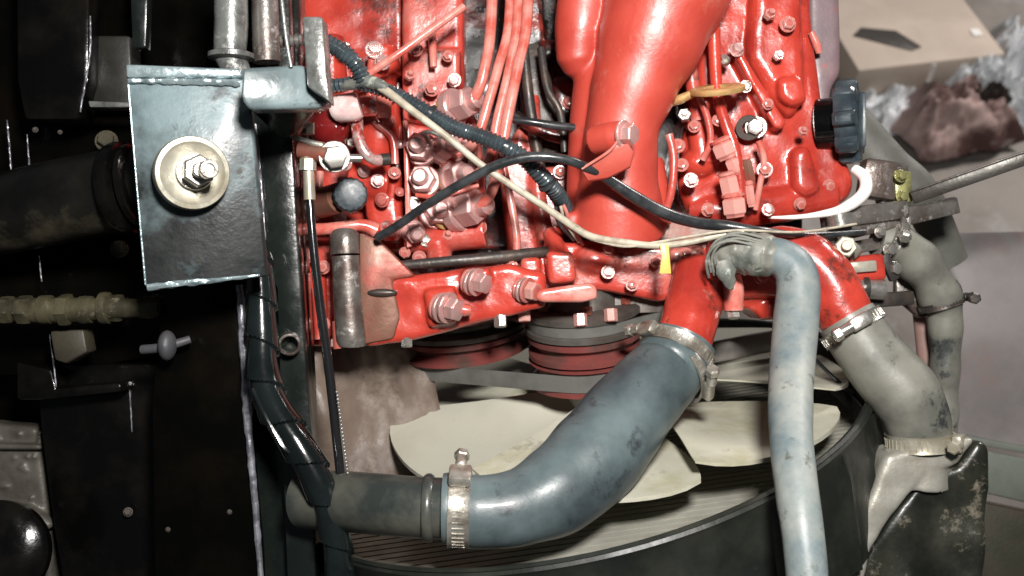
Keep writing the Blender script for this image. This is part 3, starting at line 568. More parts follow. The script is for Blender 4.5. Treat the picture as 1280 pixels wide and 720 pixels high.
# water housing with two outlets
mb = MB().prism([(884, 300), (940, 296), (1000, 302), (1006, 340), (990, 396), (955, 402), (942, 386), (905, 390), (880, 372)], 42, 90, 10)
mb.tube([(876, 335, 40, 34), (872, 365, 56, 35), (862, 400, 74, 35), (852, 432, 86, 36)], 30)
mb.tube([(940, 312, 30, 22), (985, 312, 42, 30), (1018, 330, 50, 34), (1042, 364, 58, 35), (1060, 402, 64, 34)], 30)
mb.tube([(966, 380, 30, 20), (968, 398, 32, 20)], 18).prism([(920, 330), (985, 330), (985, 372), (920, 375)], 60, 40, 10)
cast('water_housing', mb, red, t, 2.4, 5, rough=1.5)
obj('drain_boss', MB().tube([(913, 346, 72, 13), (916, 360, 74, 14), (917, 388, 74, 12)], 20), pinkline, t)
fast('bolt', 917, 390, 74, (0, -1, .2), 15, steel, t)
fast('bolt', 952, 345, 66, (.1, 0, 1), 14, red, t)

# more small hardware scattered on the block, as seen in the gaps
for x, y, z, s_, d in ((703, 60, -70, 13, (0, .1, 1)), (712, 128, -66, 12, (0, .1, 1)), (662, 185, -60, 11, (.3, 0, 1)), (700, 215, -60, 12, (0, 0, 1)), (760, 312, 40, 11, (0, 0, 1)),
                       (960, 130, 40, 10, (0, 0, 1)), (1000, 255, 12, 11, (.1, -.4, 1)), (1036, 232, 0, 11, (.2, -.3, 1)), (985, 30, 40, 14, (0, 0, 1)), (640, 332, 40, 10, (0, .1, 1)), (905, 318, 52, 12, (0, .2, 1)), (985, 318, 48, 12, (0, .3, 1)), (858, 318, 54, 12, (0, .2, 1))):
    fast('bolt', x, y, z, d, s_, red_dusty, t)

# ================================================================ INJECTION PUMP
t = thing('injection_pump', 'red fuel injection pump with rows of pale union nuts and pipes', 'pump', wv(L(500, 190, 0)))
mb = MB().prism([(372, -120), (506, -120), (508, 60), (506, 316), (376, 318)], -30, 90, 10)
mb.tube([(408, 165, -10, 26), (412, 186, 8, 26)], 20).tube([(470, 100, 0, 26), (474, 160, 6, 28), (470, 200, 0, 26)], 20)
mb.tube([(440, 225, 0, 30), (490, 230, 4, 30)], 20).prism([(452, 222), (500, 205), (505, 300), (470, 300), (455, 270)], 20, 60, 10)
mb.tube([(410, 48, -14, 22), (414, 110, -10, 22)], 16).tube([(480, 60, 0, 18), (482, 96, 2, 20)], 16)
mb.prism([(378, 300), (425, 300), (425, 432), (382, 432)], 10, 60, 6)
mb.tube([(395, 340, 20, 12), (397, 420, 20, 13)], 14)
cast('pump_housing', mb, red, t, 1.8, 4, rough=1.6)
mb = MB().prism([(500, -120), (578, -120), (580, 118), (600, 160), (608, 240), (606, 300), (570, 312), (505, 316)], 0, 90, 8)
mb.prism([(502, 60), (575, 58), (576, 150), (540, 156), (502, 150)], 16, 40, 6)
mb.prism([(512, 170), (540, 168), (546, 205), (514, 210)], 26, 40, 6).prism([(512, 210), (546, 208), (550, 246), (514, 250)], 26, 40, 6)
mb.prism([(545, 196), (592, 190), (598, 232), (550, 240)], 20, 40, 6).prism([(512, 252), (600, 240), (606, 286), (514, 290)], 14, 40, 6)
mb.tube([(508, 300, 20, 17), (560, 297, 26, 18), (606, 290, 28, 20)], 20).tube([(545, 300, 30, 14), (550, 325, 26, 16)], 16)
cast('pump_head', mb, red_dusty, t, 1.8, 3, rough=1.2)
obj('flange_strip', MB().prism([(503, 150), (509, 150), (515, 308), (508, 310)], 48, 20, 2), pinkline, t)
# pale union nuts
for x, y, s_, d, z in ((572, 132, 28, (.75, .15, .6), 40), (527, 186, 25, (-.1, .1, 1), 44), (530, 226, 24, (-.1, .1, 1), 44), (570, 222, 26, (.5, .1, .9), 40), (578, 262, 32, (.8, .15, .55), 46), (545, 266, 24, (.3, .1, 1), 40), (555, 186, 22, (.5, .2, .8), 40), (517, 290, 18, (.3, -.2, 1), 46)):
    fast('union_nut', x, y, z, d, s_, pink, t)
for x, y, s_, d in ((528, 187, 19, (-.1, .1, 1)), (540, 111, 13, (0, 0, 1)), (493, 216, 11, (.2, .2, 1)), (486, 120, 12, (0, .1, 1)), (468, 62, 16, (.2, .2, 1)), (478, 78, 14, (.1, .3, 1)), (520, 62, 12, (0, .2, 1)), (560, 70, 10, (0, 0, 1)), (384, 320, 12, (0, 0, 1)), (404, 334, 12, (0, 0, 1)), (388, 240, 14, (-.2, 0, 1)), (524, 322, 12, (0, -.3, 1)), (506, 316, 10, (0, -.3, 1)), (408, 66, 12, (0, 0, 1)), (455, 290, 14, (.2, .4, 1)), (404, 405, 12, (0, 0, 1))):
    fast('bolt', x, y, 38, d, s_, pink if s_ > 13 else red_dusty, t)
pipe('head_stud', [(539, 40, 30, 5), (541, 62, 36, 5), (542, 84, 38, 4.5)], pinkline, t, 12)
# banjo, elbow pipe, plunger cap, low pressure pipe
obj('banjo_body', MB().tube([(420, 137, 86, 15), (424, 136, 88, 18), (446, 133, 92, 18), (450, 132, 92, 15)], 24), M('pale_pink_zinc', (.80, .62, .60), (.66, .36, .34), .45, .65, 60, rough=.3, bump=.3, coat=.3), t)
obj('banjo_collar', MB().tube([(450, 133, 70, 13), (470, 132, 64, 13)], 18), pink, t)
obj('hex_adapter', MB().lathe(L(480, 130, 62), Vector((1, 0, -.1)), [(15, -9), (18, -7), (18, 6), (15, 9)], 6), red, t)
pipe('elbow_pipe', [(446, 150, 74, 8), (448, 172, 80, 7.5), (456, 190, 82, 7), (468, 200, 78, 7), (484, 199, 70, 7)], pink, t, 18)
pipe('pipe_end', [(476, 200, 74, 7.8), (486, 199, 70, 7.8)], iron, t, 18)
obj('plunger_body', MB().tube([(402, 254, 60, 19), (424, 247, 84, 19)], 26), brown, t)
obj('plunger_cap', MB().lathe(L(438, 243, 104), Vector((.18, .02, 1)), [(17, -26), (20, -22), (20, -3), (18, 0), (10, 1.5), (.1, 2)], 32, mod=lambda i, a: 1 + .03 * cos(a * 16)), knobm, t, label='dark slate round plunger cap')
pipe('return_pipe', [(372, 278, 56, 8), (384, 286, 60, 8), (410, 286, 62, 7.5), (440, 282, 60, 7.5), (456, 282, 56, 8), (470, 288, 52, 10)], pinkline, t, 16)
obj('return_nut', MB().lathe(L(489, 288, 56), Vector((1, .05, .2)), [(11, -10), (13, -8), (13, 8), (11, 10)], 6), pink, t)
mb = MB().tube([(393, 155, 60, 16), (404, 158, 60, 24), (424, 164, 60, 23), (434, 166, 60, 14)], 24)
obj('glass_bowl', mb, M('dark_red_bowl', (.16, .01, .01), (.10, .008, .008), .4, .6, 30, rough=.15, bump=.2, coat=.8), t)
for x0, y0, x1, y1 in ((394, 360, 398, 424), ):
    pipe('side_rib', [(x0, y0, 36, 5), (x1, y1, 36, 5)], red, t)

# drain line, lock plates, plugs and copper washers crowding the pump
pipe('leak_line', [(512, 176, 52, 3), (535, 165, 58, 3), (560, 172, 60, 3), (585, 160, 58, 3), (600, 172, 50, 3)], steel, t, 10, 3)
pipe('leak_line', [(520, 244, 56, 3), (548, 246, 62, 3), (570, 240, 62, 3), (598, 232, 56, 3)], pinkline, t, 10, 3)
pipe('side_pipe', [(466, 66, 30, 5), (462, 110, 36, 5), (468, 150, 36, 5), (490, 172, 34, 5), (494, 205, 34, 5)], red_dusty, t, 14)
pipe('side_pipe', [(400, 215, 40, 5), (398, 240, 44, 5), (388, 262, 42, 5), (386, 300, 34, 5)], pinkline, t, 14)
for x, y, s_ in ((516, 256, 14), (592, 206, 12), (560, 206, 16), (598, 284, 16), (560, 296, 13), (532, 300, 12), (478, 250, 14), (472, 226, 12), (500, 180, 9), (500, 240, 9), (500, 275, 9), (512, 96, 12), (568, 100, 12), (520, 135, 12), (486, 152, 13), (432, 205, 11), (455, 214, 12), (388, 208, 14), (400, 66, 13), (430, 60, 14), (440, 180, 11), (395, 270, 10), (425, 272, 11)):
    k = random.choice(['bolt', 'nut', 'screw', 'bolt'])
    fast(k, x, y, 36, (random.uniform(-.35, .35), random.uniform(-.2, .4), 1), s_, random.choice([pink, red_dusty, red_dusty, steel]), t)
for x, y, s_, z in ((554, 270, 34, 40), (560, 226, 30, 36), (556, 136, 30, 34)):
    obj('copper_washer', MB().lathe(L(x, y, z), Vector((.7, .15, .6)), [(s_ * .2, -1.5), (s_ * .5, -1.5), (s_ * .5, 1.5), (s_ * .2, 1.5)], 28, closed=True), brass, t)
obj('maker_plate', MB().prism([(385, 84), (402, 82), (403, 128), (386, 130)], 16, 3, 1), steel, t)
for x, y, s_, m_ in ((752, 268, 11, steel), (724, 268, 12, pink), (826, 270, 11, steel), (655, 355, 12, pink), (612, 362, 11, red_dusty), (636, 376, 12, red_dusty), (760, 340, 12, pink), (790, 356, 11, red_dusty), (818, 328, 12, red_dusty), (885, 262, 12, red_dusty), (960, 262, 11, pink), (898, 150, 11, red_dusty), (956, 212, 14, red_dusty), (972, 70, 12, pink), (960, 20, 13, red_dusty), (884, 30, 11, steel), (864, 225, 13, pink), (1002, 165, 10, red_dusty), (932, 108, 11, steel), (942, 335, 12, pink), (905, 366, 11, red_dusty), (990, 378, 12, red_dusty)):
    fast(random.choice(['bolt', 'nut', 'bolt']), x, y, 36 if x > 840 else 44, (random.uniform(-.25, .25), random.uniform(-.1, .3), 1), s_, m_, E_)
pipe('head_pipe', [(948, 176, 40, 4), (955, 200, 38, 4), (950, 230, 34, 4), (944, 262, 26, 4)], pinkline, E_, 12)
pipe('head_pipe', [(878, 200, 34, 4.5), (888, 176, 40, 4.5), (884, 146, 42, 4.5), (874, 122, 44, 4.5)], red_dusty, E_, 12)
pipe('block_pipe', [(676, 60, -30, 5), (684, 110, -20, 5), (700, 140, -18, 5), (706, 190, -18, 5)], iron, E_, 12)
pipe('block_pipe', [(630, 210, 30, 5), (640, 260, 34, 5), (646, 300, 36, 5), (644, 326, 36, 5)], pinkline, E_, 12)

# injector pipes: each one is a thing
def inj(sp, lab):
    pipe_o = obj('injector_pipe', MB().tube(sp, 14, 5), pinkline); tag(pipe_o, lab, 'fuel pipe', 'injector pipes rising from the pump'); return pipe_o
inj([(590, 128, 62, 7), (600, 108, 66, 7), (606, 84, 66, 7), (613, 40, 60, 7), (618, -80, 50, 7)], 'leftmost salmon injector pipe curving up from the top union nut')
inj([(582, 190, 66, 6.5), (598, 168, 72, 6.5), (610, 130, 72, 6.5), (624, 80, 66, 6.5), (636, 30, 60, 6.5), (640, -80, 50, 6.5)], 'second salmon injector pipe from the left among the four')
inj([(592, 222, 66, 6.5), (612, 200, 76, 6.5), (622, 150, 76, 6.5), (636, 90, 70, 6.5), (646, 30, 64, 6.5), (650, -80, 54, 6.5)], 'third salmon injector pipe from the left among the four')
inj([(600, 258, 70, 7), (614, 240, 80, 7), (624, 205, 84, 7), (634, 150, 82, 7), (648, 80, 74, 7), (658, 30, 68, 7), (662, -80, 56, 7)], 'rightmost salmon injector pipe ending at the lowest union nut')
tag(obj('fuel_pipe', MB().tube([(440, 108, 90, 5), (470, 86, 92, 5), (500, 66, 92, 5), (530, 44, 88, 5), (580, 8, 80, 5)], 12, 5), pinkline), 'thin salmon pipe slanting up right across the pump top', 'fuel pipe')

# ================================================================ PULLEYS, BELT, FAN, SHROUD, RADIATOR
def frame(roll, th):
    ro, th = radians(roll), radians(th)
    e1 = Vector((cos(ro), sin(ro), 0)); A = Vector((sin(ro) * cos(th), -cos(ro) * cos(th), -sin(th))); e2 = e1.cross(A)
    if e2.z < 0: e2 = -e2
    return e1, e2, A
e1, e2, AX = frame(5, 15)
def pulley(name, label, c, R, hub, group, lower=True):
    t = thing(name, label, 'pulley', wv(c), group)
    a = [(hub, -2), (R * .93, -2), (R, 2), (R, 9), (R * .86, 15), (R * .86, 20), (R, 26), (R, 32), (hub, 33)]
    obj('upper_sheave', MB().lathe(c, AX, a, 72), pulleym, t)
    b = [(hub, 33), (R * .90, 33.2), (R * .97, 36), (R * .97, 42), (R * .84, 47), (R * .84, 52), (R * .97, 58), (R * .97, 64), (hub, 66)]
    obj('red_sheave', MB().lathe(c, AX, b, 72), pulleyr, t)
    d = [(hub, 66.2), (R * .86, 66.4), (R * .98, 70), (R * .82, 79), (R * .82, 88), (R * .98, 96), (R * .98, 102), (hub, 104)]
    if lower: obj('lower_sheave', MB().lathe(c, AX, d, 72), pulleyr, t)
    return t
pc = L(728, 379, -30)
t = pulley('crankshaft_pulley', 'wide stacked grey and red pulley in the middle above the fan', pc, 76, 30, 'belt pulleys')
obj('hub', MB().lathe(pc - AX * 42, AX, [(40, 0), (46, 4), (48, 40), (50, 43)], 40), pulleym, t)
for k in range(6):
    a = k * pi / 3 + .5; p = pc - AX * 3 + (e1 * cos(a) + e2 * sin(a)) * 60
    mb = MB().lathe(p, -AX, [(6, 0), (6.5, 1), (6.5, 8), (5, 9)], 6); obj('bolt', mb, brown, t)
pc2 = L(572, 376, -120)
pulley('idler_pulley', 'darker grooved pulley partly hidden behind the mounting arm', pc2, 98, 30, 'belt pulleys', False)
def vbelt(name, label, c1, r1, c2, r2, h, wd=20, th=9):
    # closed loop in the plane across AX
    c1 = c1 + AX * h; c2 = c2 - AX * ((c2 - c1).dot(AX)); d = c2 - c1; D = d.length; ux = d / D; uy = AX.cross(ux).normalized()
    phi = math.acos((r1 - r2) / D); path = []
    for i in range(41): a = phi + (2 * pi - 2 * phi) * i / 40; path.append(c1 + (ux * cos(a) + uy * sin(a)) * r1)
    for i in range(41): a = -phi + 2 * phi * i / 40; path.append(c2 + (ux * cos(a) + uy * sin(a)) * r2)
    n = len(path); mb = MB(); cc = c1.lerp(c2, .5)
    for i in range(n):
        T = (path[(i + 1) % n] - path[i - 1]).normalized(); nn = AX.cross(T); 
        if nn.dot(path[i] - cc) < 0: nn = -nn
        for a, b in ((-wd / 2, th), (wd / 2, th), (wd / 2 * .7, 0), (-wd / 2 * .7, 0)): mb.v.append(path[i] + AX * a + nn * b)
    mb.f = [(i * 4 + j, i * 4 + (j + 1) % 4, ((i + 1) % n) * 4 + (j + 1) % 4, ((i + 1) % n) * 4 + j) for i in range(n) for j in range(4)]
    return tag(obj(name, mb, beltm), label, 'belt', 'drive belts')
vbelt('drive_belt', 'wide grey belt looping from the middle pulley away to the left', pc, 66, L(390, 330, -200), 66, 83, 22)
vbelt('drive_belt', 'dark belt in the top groove linking the middle pulley to the right', pc, 64, L(1010, 380, -190), 50, 17, 13)
# fan
e1, e2, AX = frame(8, 14)
fc = L(766, 484, -90)
t = thing('cooling_fan', 'cream plastic cooling fan at rest with broad pitched blades', 'fan', wv(fc))
obj('fan_hub', MB().lathe(fc - AX * 14, AX, [(30, -16), (58, -14), (64, -6), (64, 26), (58, 34), (30, 36)], 48), fanm, t)
NB = 7
for k in range(NB):
    a0 = radians(150 + k * 360 / NB); mb = MB(); nr, na = 18, 14
    for sgn in (1, -1):
        for i in range(nr + 1):
            f_ = i / nr; hw = radians(27.5) * (.86 + .14 * sin(f_ * pi / 2)) * (1 - .05 * f_ ** 6)
            for j in range(na + 1):
                s_ = j / na * 2 - 1; rr_ = 58 + 244 * f_ * (1 - .055 * abs(s_) ** 5 * f_ ** 2); a = a0 + hw * s_ + radians(6) * f_ ** 2
                hgt = -s_ * (17 - 5 * f_) + 9 * (1 - s_ * s_)
                mb.v.append(fc + (e1 * cos(a) + e2 * sin(a)) * rr_ + AX * (hgt + 6 + sgn * 2.6 * (1 - .6 * abs(s_) ** 6)))
    m = (nr + 1) * (na + 1)
    for q in (0, 1): mb.f += [tuple(q * m + w for w in (i * (na + 1) + j, i * (na + 1) + j + 1, (i + 1) * (na + 1) + j + 1, (i + 1) * (na + 1) + j)) for i in range(nr) for j in range(na)]
    rim = [j for j in range(na + 1)] + [i * (na + 1) + na for i in range(1, nr + 1)] + [nr * (na + 1) + j for j in range(na - 1, -1, -1)] + [i * (na + 1) for i in range(nr - 1, 0, -1)]
    mb.f += [(rim[i], rim[(i + 1) % len(rim)], m + rim[(i + 1) % len(rim)], m + rim[i]) for i in range(len(rim))]
    obj('fan_blade', mb, fanm, t)
# shroud
s1, s2, SX = frame(14, 13)
sc_ = L(719, 524, -100)
t = thing('fan_shroud', 'black plastic fan shroud ring around the cream fan', 'fan shroud', wv(sc_))
RR = 378
obj('ring', MB().lathe(sc_, SX, [(RR, 0), (RR + 6, -1), (RR + 9, 3), (RR + 7, 8), (RR + 7, 40), (RR + 2, 150), (RR - 6, 150), (RR + 1, 44)], 288, mod=lambda i, a: 1 + (.013 if (i >= 4 and cos(a * 36) > .8) else 0), closed=True), shroudm, t)
obj('rim_bead', MB().lathe(sc_, SX, [(RR - 1, -2), (RR + 4, -4), (RR + 8, -2), (RR + 5, 1)], 128, closed=True), shroudm, t)
# radiator below
rc = sc_ + SX * 42
t = thing('radiator', 'pale ribbed radiator core lying under the fan', 'radiator', wv(rc))
mb = MB()
for i in range(-28, 27):
    w_ = 2 * sqrt(max(0, 372 ** 2 - (i * 12.0 + 10) ** 2))
    if w_ > 40: mb.box(rc - e1 * 10 + e2 * (i * 12.0), (w_, 9.2, 9), (e1, e2, AX), 0)
o = obj('cooling_tubes', mb, finm, t, sharp=30); o['kind'] = 'stuff'
obj('core_backing', MB().lathe(rc - e1 * 10 + AX * 3, AX, [(374, 0), (374, 12)], 64), M('dusty_fin_pack', (.28, .275, .235), (.20, .20, .17), .4, .6, 30, rough=.6, bump=.6), t)

# radiator tank right, with neck
t = thing('radiator_tank', 'mud streaked black tank with pale cast hose neck at lower right', 'tank', wv(L(1150, 620, 60)))
mb = MB().prism([(1060, 690), (1098, 598), (1108, 568), (1186, 552), (1222, 548), (1200, 580), (1158, 596), (1120, 640), (1088, 690), (1070, 800), (1020, 800)], 118, 60, 6)
mb.tube([(1152, 545, 80, 33), (1150, 575, 84, 36), (1146, 600, 80, 42)], 28)
cast('tank_neck', mb, alum, t, 2.4, 5, rough=2)
mb = MB().prism([(1084, 690), (1156, 597), (1198, 584), (1224, 551), (1236, 560), (1240, 610), (1232, 700), (1220, 800), (1060, 800)], 108, 100, 6)
cast('tank_body', mb, tankm, t, 2.6, 3, rough=4, rsz=14)
mb = MB().prism([(1094, 566), (1080, 600), (1106, 590), (1122, 556)], 40, 30, 5); cast('tank_lug', mb, alum, t, 2.4, 4)
# grey bars behind the fan at the right
tag(obj('support_bar', MB().prism([(880, 430), (975, 412), (1100, 440), (1100, 462), (975, 438), (890, 455)], -150, 20, 3), pulleym), 'dull grey flat bar crossing behind the pale hose above the fan', 'bar')
tag(obj('stay_wire', MB().tube([(1010, 440, 0, 2.5), (1040, 470, 5, 2.5), (1068, 495, 5, 2.8), (1090, 520, 0, 2.5)], 8), rubber), 'thin black wire curving below the right hose', 'wire')

# ---------------------------------------------------------------- HOSES
# big lower hose
t = thing('radiator_hose', 'thick dusty blue black S shaped hose with a clamp at each end', 'hose', wv(L(700, 580, 200)))
def lump(d, a): return 1 + .018 * noise.noise(Vector((d * .03, cos(a) * 1.5, sin(a) * 1.5)))
HP = [(851, 428, 92, 45), (846, 440, 97, 42.5), (841, 451, 102, 46.5), (836, 462, 106, 45), (826, 472, 114, 48.5), (806, 492, 130, 51), (775, 530, 155, 56), (742, 572, 185, 60), (700, 610, 212, 56), (650, 634, 232, 48), (604, 640, 239, 46), (590, 639, 240, 45.5), (575, 637, 240, 42.5), (560, 636, 240, 45), (554, 636, 240, 44)]
obj('rubber_hose', MB().tube(HP, 56, 5, lump), hoseblue, t, sharp=60)
ax = (L(838, 455, 104) - L(851, 428, 92)).normalized()
clamp((846, 440, 97), ax, 44, 16, bandm, t, (-.8, .55, .35)); clamp((842, 462, 102), (L(806, 492, 130) - L(842, 462, 102)).normalized(), 46.5, 11, bandm, t, (.9, -.2, .3), label='second thinner clamp further down the hose')
clamp((575, 637, 240), Vector((-1, .03, 0)), 44, 22, bandm, t, (-.1, .9, .45))
# dark pipe to the left of it
t = thing('steel_pipe', 'dark grimy straight pipe feeding the thick hose from the left', 'pipe', wv(L(490, 635, 230)))
obj('pipe_body', MB().tube([(562, 636, 238, 38), (520, 634, 228, 38), (470, 630, 200, 38), (425, 626, 172, 37), (380, 624, 150, 36)], 40), hosedark, t)
obj('pipe_bead', MB().lathe(L(536, 635, 237), Vector((1, 0, 0)), [(33, -5), (35, -2), (35, 2), (33, 5)], 40), hosedark, t)

# pale blue hose with taped end
t = thing('heater_hose', 'chalky pale blue hose bending over and hanging down the front', 'hose', wv(L(1000, 480, 150)))
HP = [(905, 318, 100, 16), (925, 316, 112, 19), (950, 318, 122, 22), (975, 322, 130, 24), (992, 336, 136, 26), (998, 360, 142, 27), (995, 400, 156, 28), (991, 450, 185, 28), (988, 500, 225, 27.5), (990, 560, 270, 27), (997, 620, 305, 27), (1006, 690, 330, 26), (1014, 790, 350, 26)]
obj('rubber_hose', MB().tube(HP, 40, 5, lump), hosepale, t, sharp=60)
mb = MB().tube([(893, 318, 92, 17), (905, 317, 98, 23), (925, 316, 110, 25), (948, 318, 120, 26), (962, 320, 125, 24.5), (972, 322, 128, 22)], 40, 1.5,
               lambda d, a: 1 + .09 * (((d / 15 + a / (2 * pi) + .4 * noise.noise(Vector((d * .05, cos(a), sin(a))))) % 1)) + .12 * noise.noise(Vector((d * .09, cos(a) * 2, sin(a) * 2))))
mb.tube([(893, 303, 104, 5), (915, 293, 122, 5), (945, 297, 132, 4), (972, 304, 138, 2)], 12, 3, flat=.6)
cast('tape_wrapping', mb, tape, t, 1.3, 1)
mb = MB().tube([(905, 326, 128, 10), (908, 340, 130, 12), (912, 352, 128, 8), (914, 362, 124, 3)], 14, 3, lambda d, a: 1 + .25 * noise.noise(Vector((d * .12, a, 1))), flat=.5)
obj('tape_tail', mb, tape, t, sharp=80)
for k, (dx, dy) in enumerate(((0, 0), (4, 4), (-3, 7), (7, -3))):
    pipe('tie_strand', [(889 + dx, 340 + dy, 116, 1.8), (886 + dx, 318 + dy, 126, 1.8), (897 + dx, 300 + dy, 134, 1.8), (918 + dx, 294 + dy, 136, 1.8), (946 + dx, 300 + dy, 140, 1.6)], tape, t, 8, 4)

# right elbow hose
t = thing('elbow_hose', 'mud dusted elbow hose from the red outlet down to the radiator tank', 'hose', wv(L(1120, 480, 60)))
HP = [(1058, 398, 66, 37), (1078, 428, 74, 39), (1104, 462, 84, 42), (1130, 492, 90, 44), (1144, 520, 90, 41), (1150, 548, 88, 38), (1151, 560, 87, 37)]
obj('rubber_hose', MB().tube(HP, 44, 5, lump), hoseolive, t, sharp=60)
clamp((1066, 410, 68), (L(1078, 428, 74) - L(1058, 398, 66)).normalized(), 39, 15, steel, t, (.35, -.6, .9), label='bright clamp at the red outlet')
clamp((1150, 552, 87), Vector((.05, -1, 0)), 39, 19, zinc, t, (.8, .1, .6), label='pale clamp at the radiator tank neck')

# second hose behind
t = thing('bypass_hose', 'narrow muddy hose with bulges dropping in front of the mauve panel', 'hose', wv(L(1175, 420, -40)))
HP = [(1096, 298, -20, 22), (1122, 306, -24, 27), (1145, 325, -30, 27), (1164, 350, -36, 24), (1176, 372, -42, 26), (1181, 390, -46, 22), (1182, 430, -50, 19), (1181, 480, -54, 17), (1181, 530, -58, 16), (1180, 575, -60, 16)]
obj('rubber_hose', MB().tube(HP, 28, 5, lambda d, a: 1 + .06 * sin(d * .12) + .03 * noise.noise(Vector((d * .05, a, 0)))), hoseolive, t, sharp=60)
clamp((1112, 302, -22), Vector((1, -.45, 0)), 27, 12, steel, t, (.2, .7, .7)); clamp((1176, 380, -44), Vector((.3, -1, 0)), 25, 9, iron, t, (1, .2, .2))
tag(obj('hose_bracket', MB().prism([(1120, 345), (1150, 340), (1172, 392), (1150, 398), (1120, 372)], -60, 14, 3), worn), 'flat worn steel bracket behind the narrow muddy hose', 'bracket')
tag(obj('stay_rod', MB().tube([(1150, 392, -90, 9), (1156, 440, -95, 10), (1160, 500, -100, 10)], 14), M('pinkish_stay', (.28, .17, .15), (.2, .13, .11), .4, .6, 30, rough=.5)), 'pinkish painted stay rod left of the narrow muddy hose', 'rod')

# ---------------------------------------------------------------- right metal fittings
t = thing('belt_tensioner', 'grey steel tensioner arms and rods beside the red elbow', 'tensioner', wv(L(1080, 280, 0)))
def bar(name, a, b, w, th, mat, bev=2):
    P, Q = L(*a), L(*b); X = (Q - P).normalized(); Y = Z.cross(X).normalized(); ZZ = X.cross(Y)
    return obj(name, MB().box((P + Q) / 2, ((Q - P).length, w, th), (X, Y, ZZ), bev), mat, t)
bar('adjusting_arm', (1010, 300, 24), (1196, 256, -30), 22, 10, worn)
bar('adjusting_arm', (1020, 318, 0), (1120, 300, -20), 16, 12, worn)
bar('upper_arm', (1030, 276, 10), (1130, 262, -10), 24, 30, worn, 5)
obj('round_spacer', MB().tube([(1048, 268, 26, 16), (1051, 284, 26, 16)], 24), steel, t)
bar('back_block', (1075, 222, -30), (1130, 230, -30), 50, 30, worn, 6)
bar('back_block', (1095, 205, -40), (1112, 258, -40), 26, 24, worn, 4)
for x, y in ((1126, 220), (1128, 246)): fast('bolt', x, y, 0, (.2, .1, 1), 11, brassg, t)
obj('brass_body', MB().prism([(1118, 212), (1140, 214), (1142, 252), (1120, 256)], -12, 24, 3), brassg, t)
obj('roller', MB().tube([(1062, 306, 20, 18), (1055, 316, 22, 16)], 24), alum, t)
fast('nut', 1056, 310, 44, (-.2, .1, 1), 24, zinc, t)
mb = MB().prism([(1052, 322), (1106, 316), (1110, 350), (1062, 352)], 20, 26, 5); cast('red_lug', mb, red, t, 1.8, 3)
obj('inlay_plate', MB().prism([(1058, 328), (1096, 325), (1097, 339), (1060, 342)], 27, 6, 2), zinc, t)
obj('lower_spacer', MB().tube([(1070, 360, 10, 13), (1104, 362, 8, 13)], 20), steel, t)
obj('lower_collar', MB().tube([(1078, 360, 14, 15), (1084, 360, 14, 15)], 20), iron, t)
bar('lower_arm', (1060, 378, -10), (1140, 372, -20), 18, 16, iron, 3)
for x, y, s_ in ((1112, 312, 12), (1100, 290, 10), (1118, 336, 13)): fast('bolt', x, y, 12, (.3, 0, 1), s_, steel, t)
bar('side_link', (1104, 318, 12), (1118, 350, 8), 12, 10, iron)

# dark flat strut to the right
P, Q = (1140, 248, 0), (1330, 182, 60)
t = thing('flat_strut', 'long dark flat steel strut running out to the right edge', 'strut', wv(L(1210, 225, 20)))
A, B = L(*P), L(*Q); X = (B - A).normalized(); Y = Z.cross(X).normalized()
obj('strut_bar', MB().box((A + B) / 2, ((B - A).length, 15, 8), (X, Y, X.cross(Y)), 1.5), M('dark_strut', (.06, .055, .045), (.035, .03, .025), .4, .6, 30, rough=.4, metal=.3), t)
obj('strut_lip', MB().box((A + B) / 2 + Y * 8.5, ((B - A).length, 2, 12), (X, Y, X.cross(Y)), .5), iron, t)

# knob (fluted oil cap)
t = thing('fluted_knob', 'slate blue black fluted plastic knob on the side of the engine cover', 'knob', wv(L(1060, 150, 0)))
kax = Vector((.88, .04, .42)).normalized(); kc = L(1062, 152, 10)
def flute(i, a): return 1 + (.11 * (1 if cos(a * 8) > 0.15 else -1) * min(1, abs(cos(a * 8) - .15) * 3) if 1 <= i <= 4 else 0)
obj('knob_rim', MB().lathe(kc, kax, [(30, -16), (44, -14), (47, -10), (47, 8), (44, 12), (34, 14), (30, 9), (.1, 7)], 128, mod=flute), knobm, t)
obj('knob_grip', MB().box(kc + kax * 14, (10, 70, 12), (kax, Vector((0, 1, 0)), Vector((0, 0, 1))), 4), knobm, t)
obj('knob_neck', MB().lathe(kc - kax * 26, kax, [(26, -14), (32, -12), (32, 10), (28, 14)], 40), blk, t)

# white plastic loop under the head corner
tag(obj('plastic_loop', MB().tube([(960, 272, 20, 1.5), (1000, 271, 24, 3), (1040, 265, 28, 5), (1066, 254, 30, 7.5), (1081, 239, 26, 8), (1081, 222, 16, 7.5), (1068, 211, 4, 6)], 16, 3), white), 'bright white plastic loop curving round the lower corner of the head', 'plastic loop')

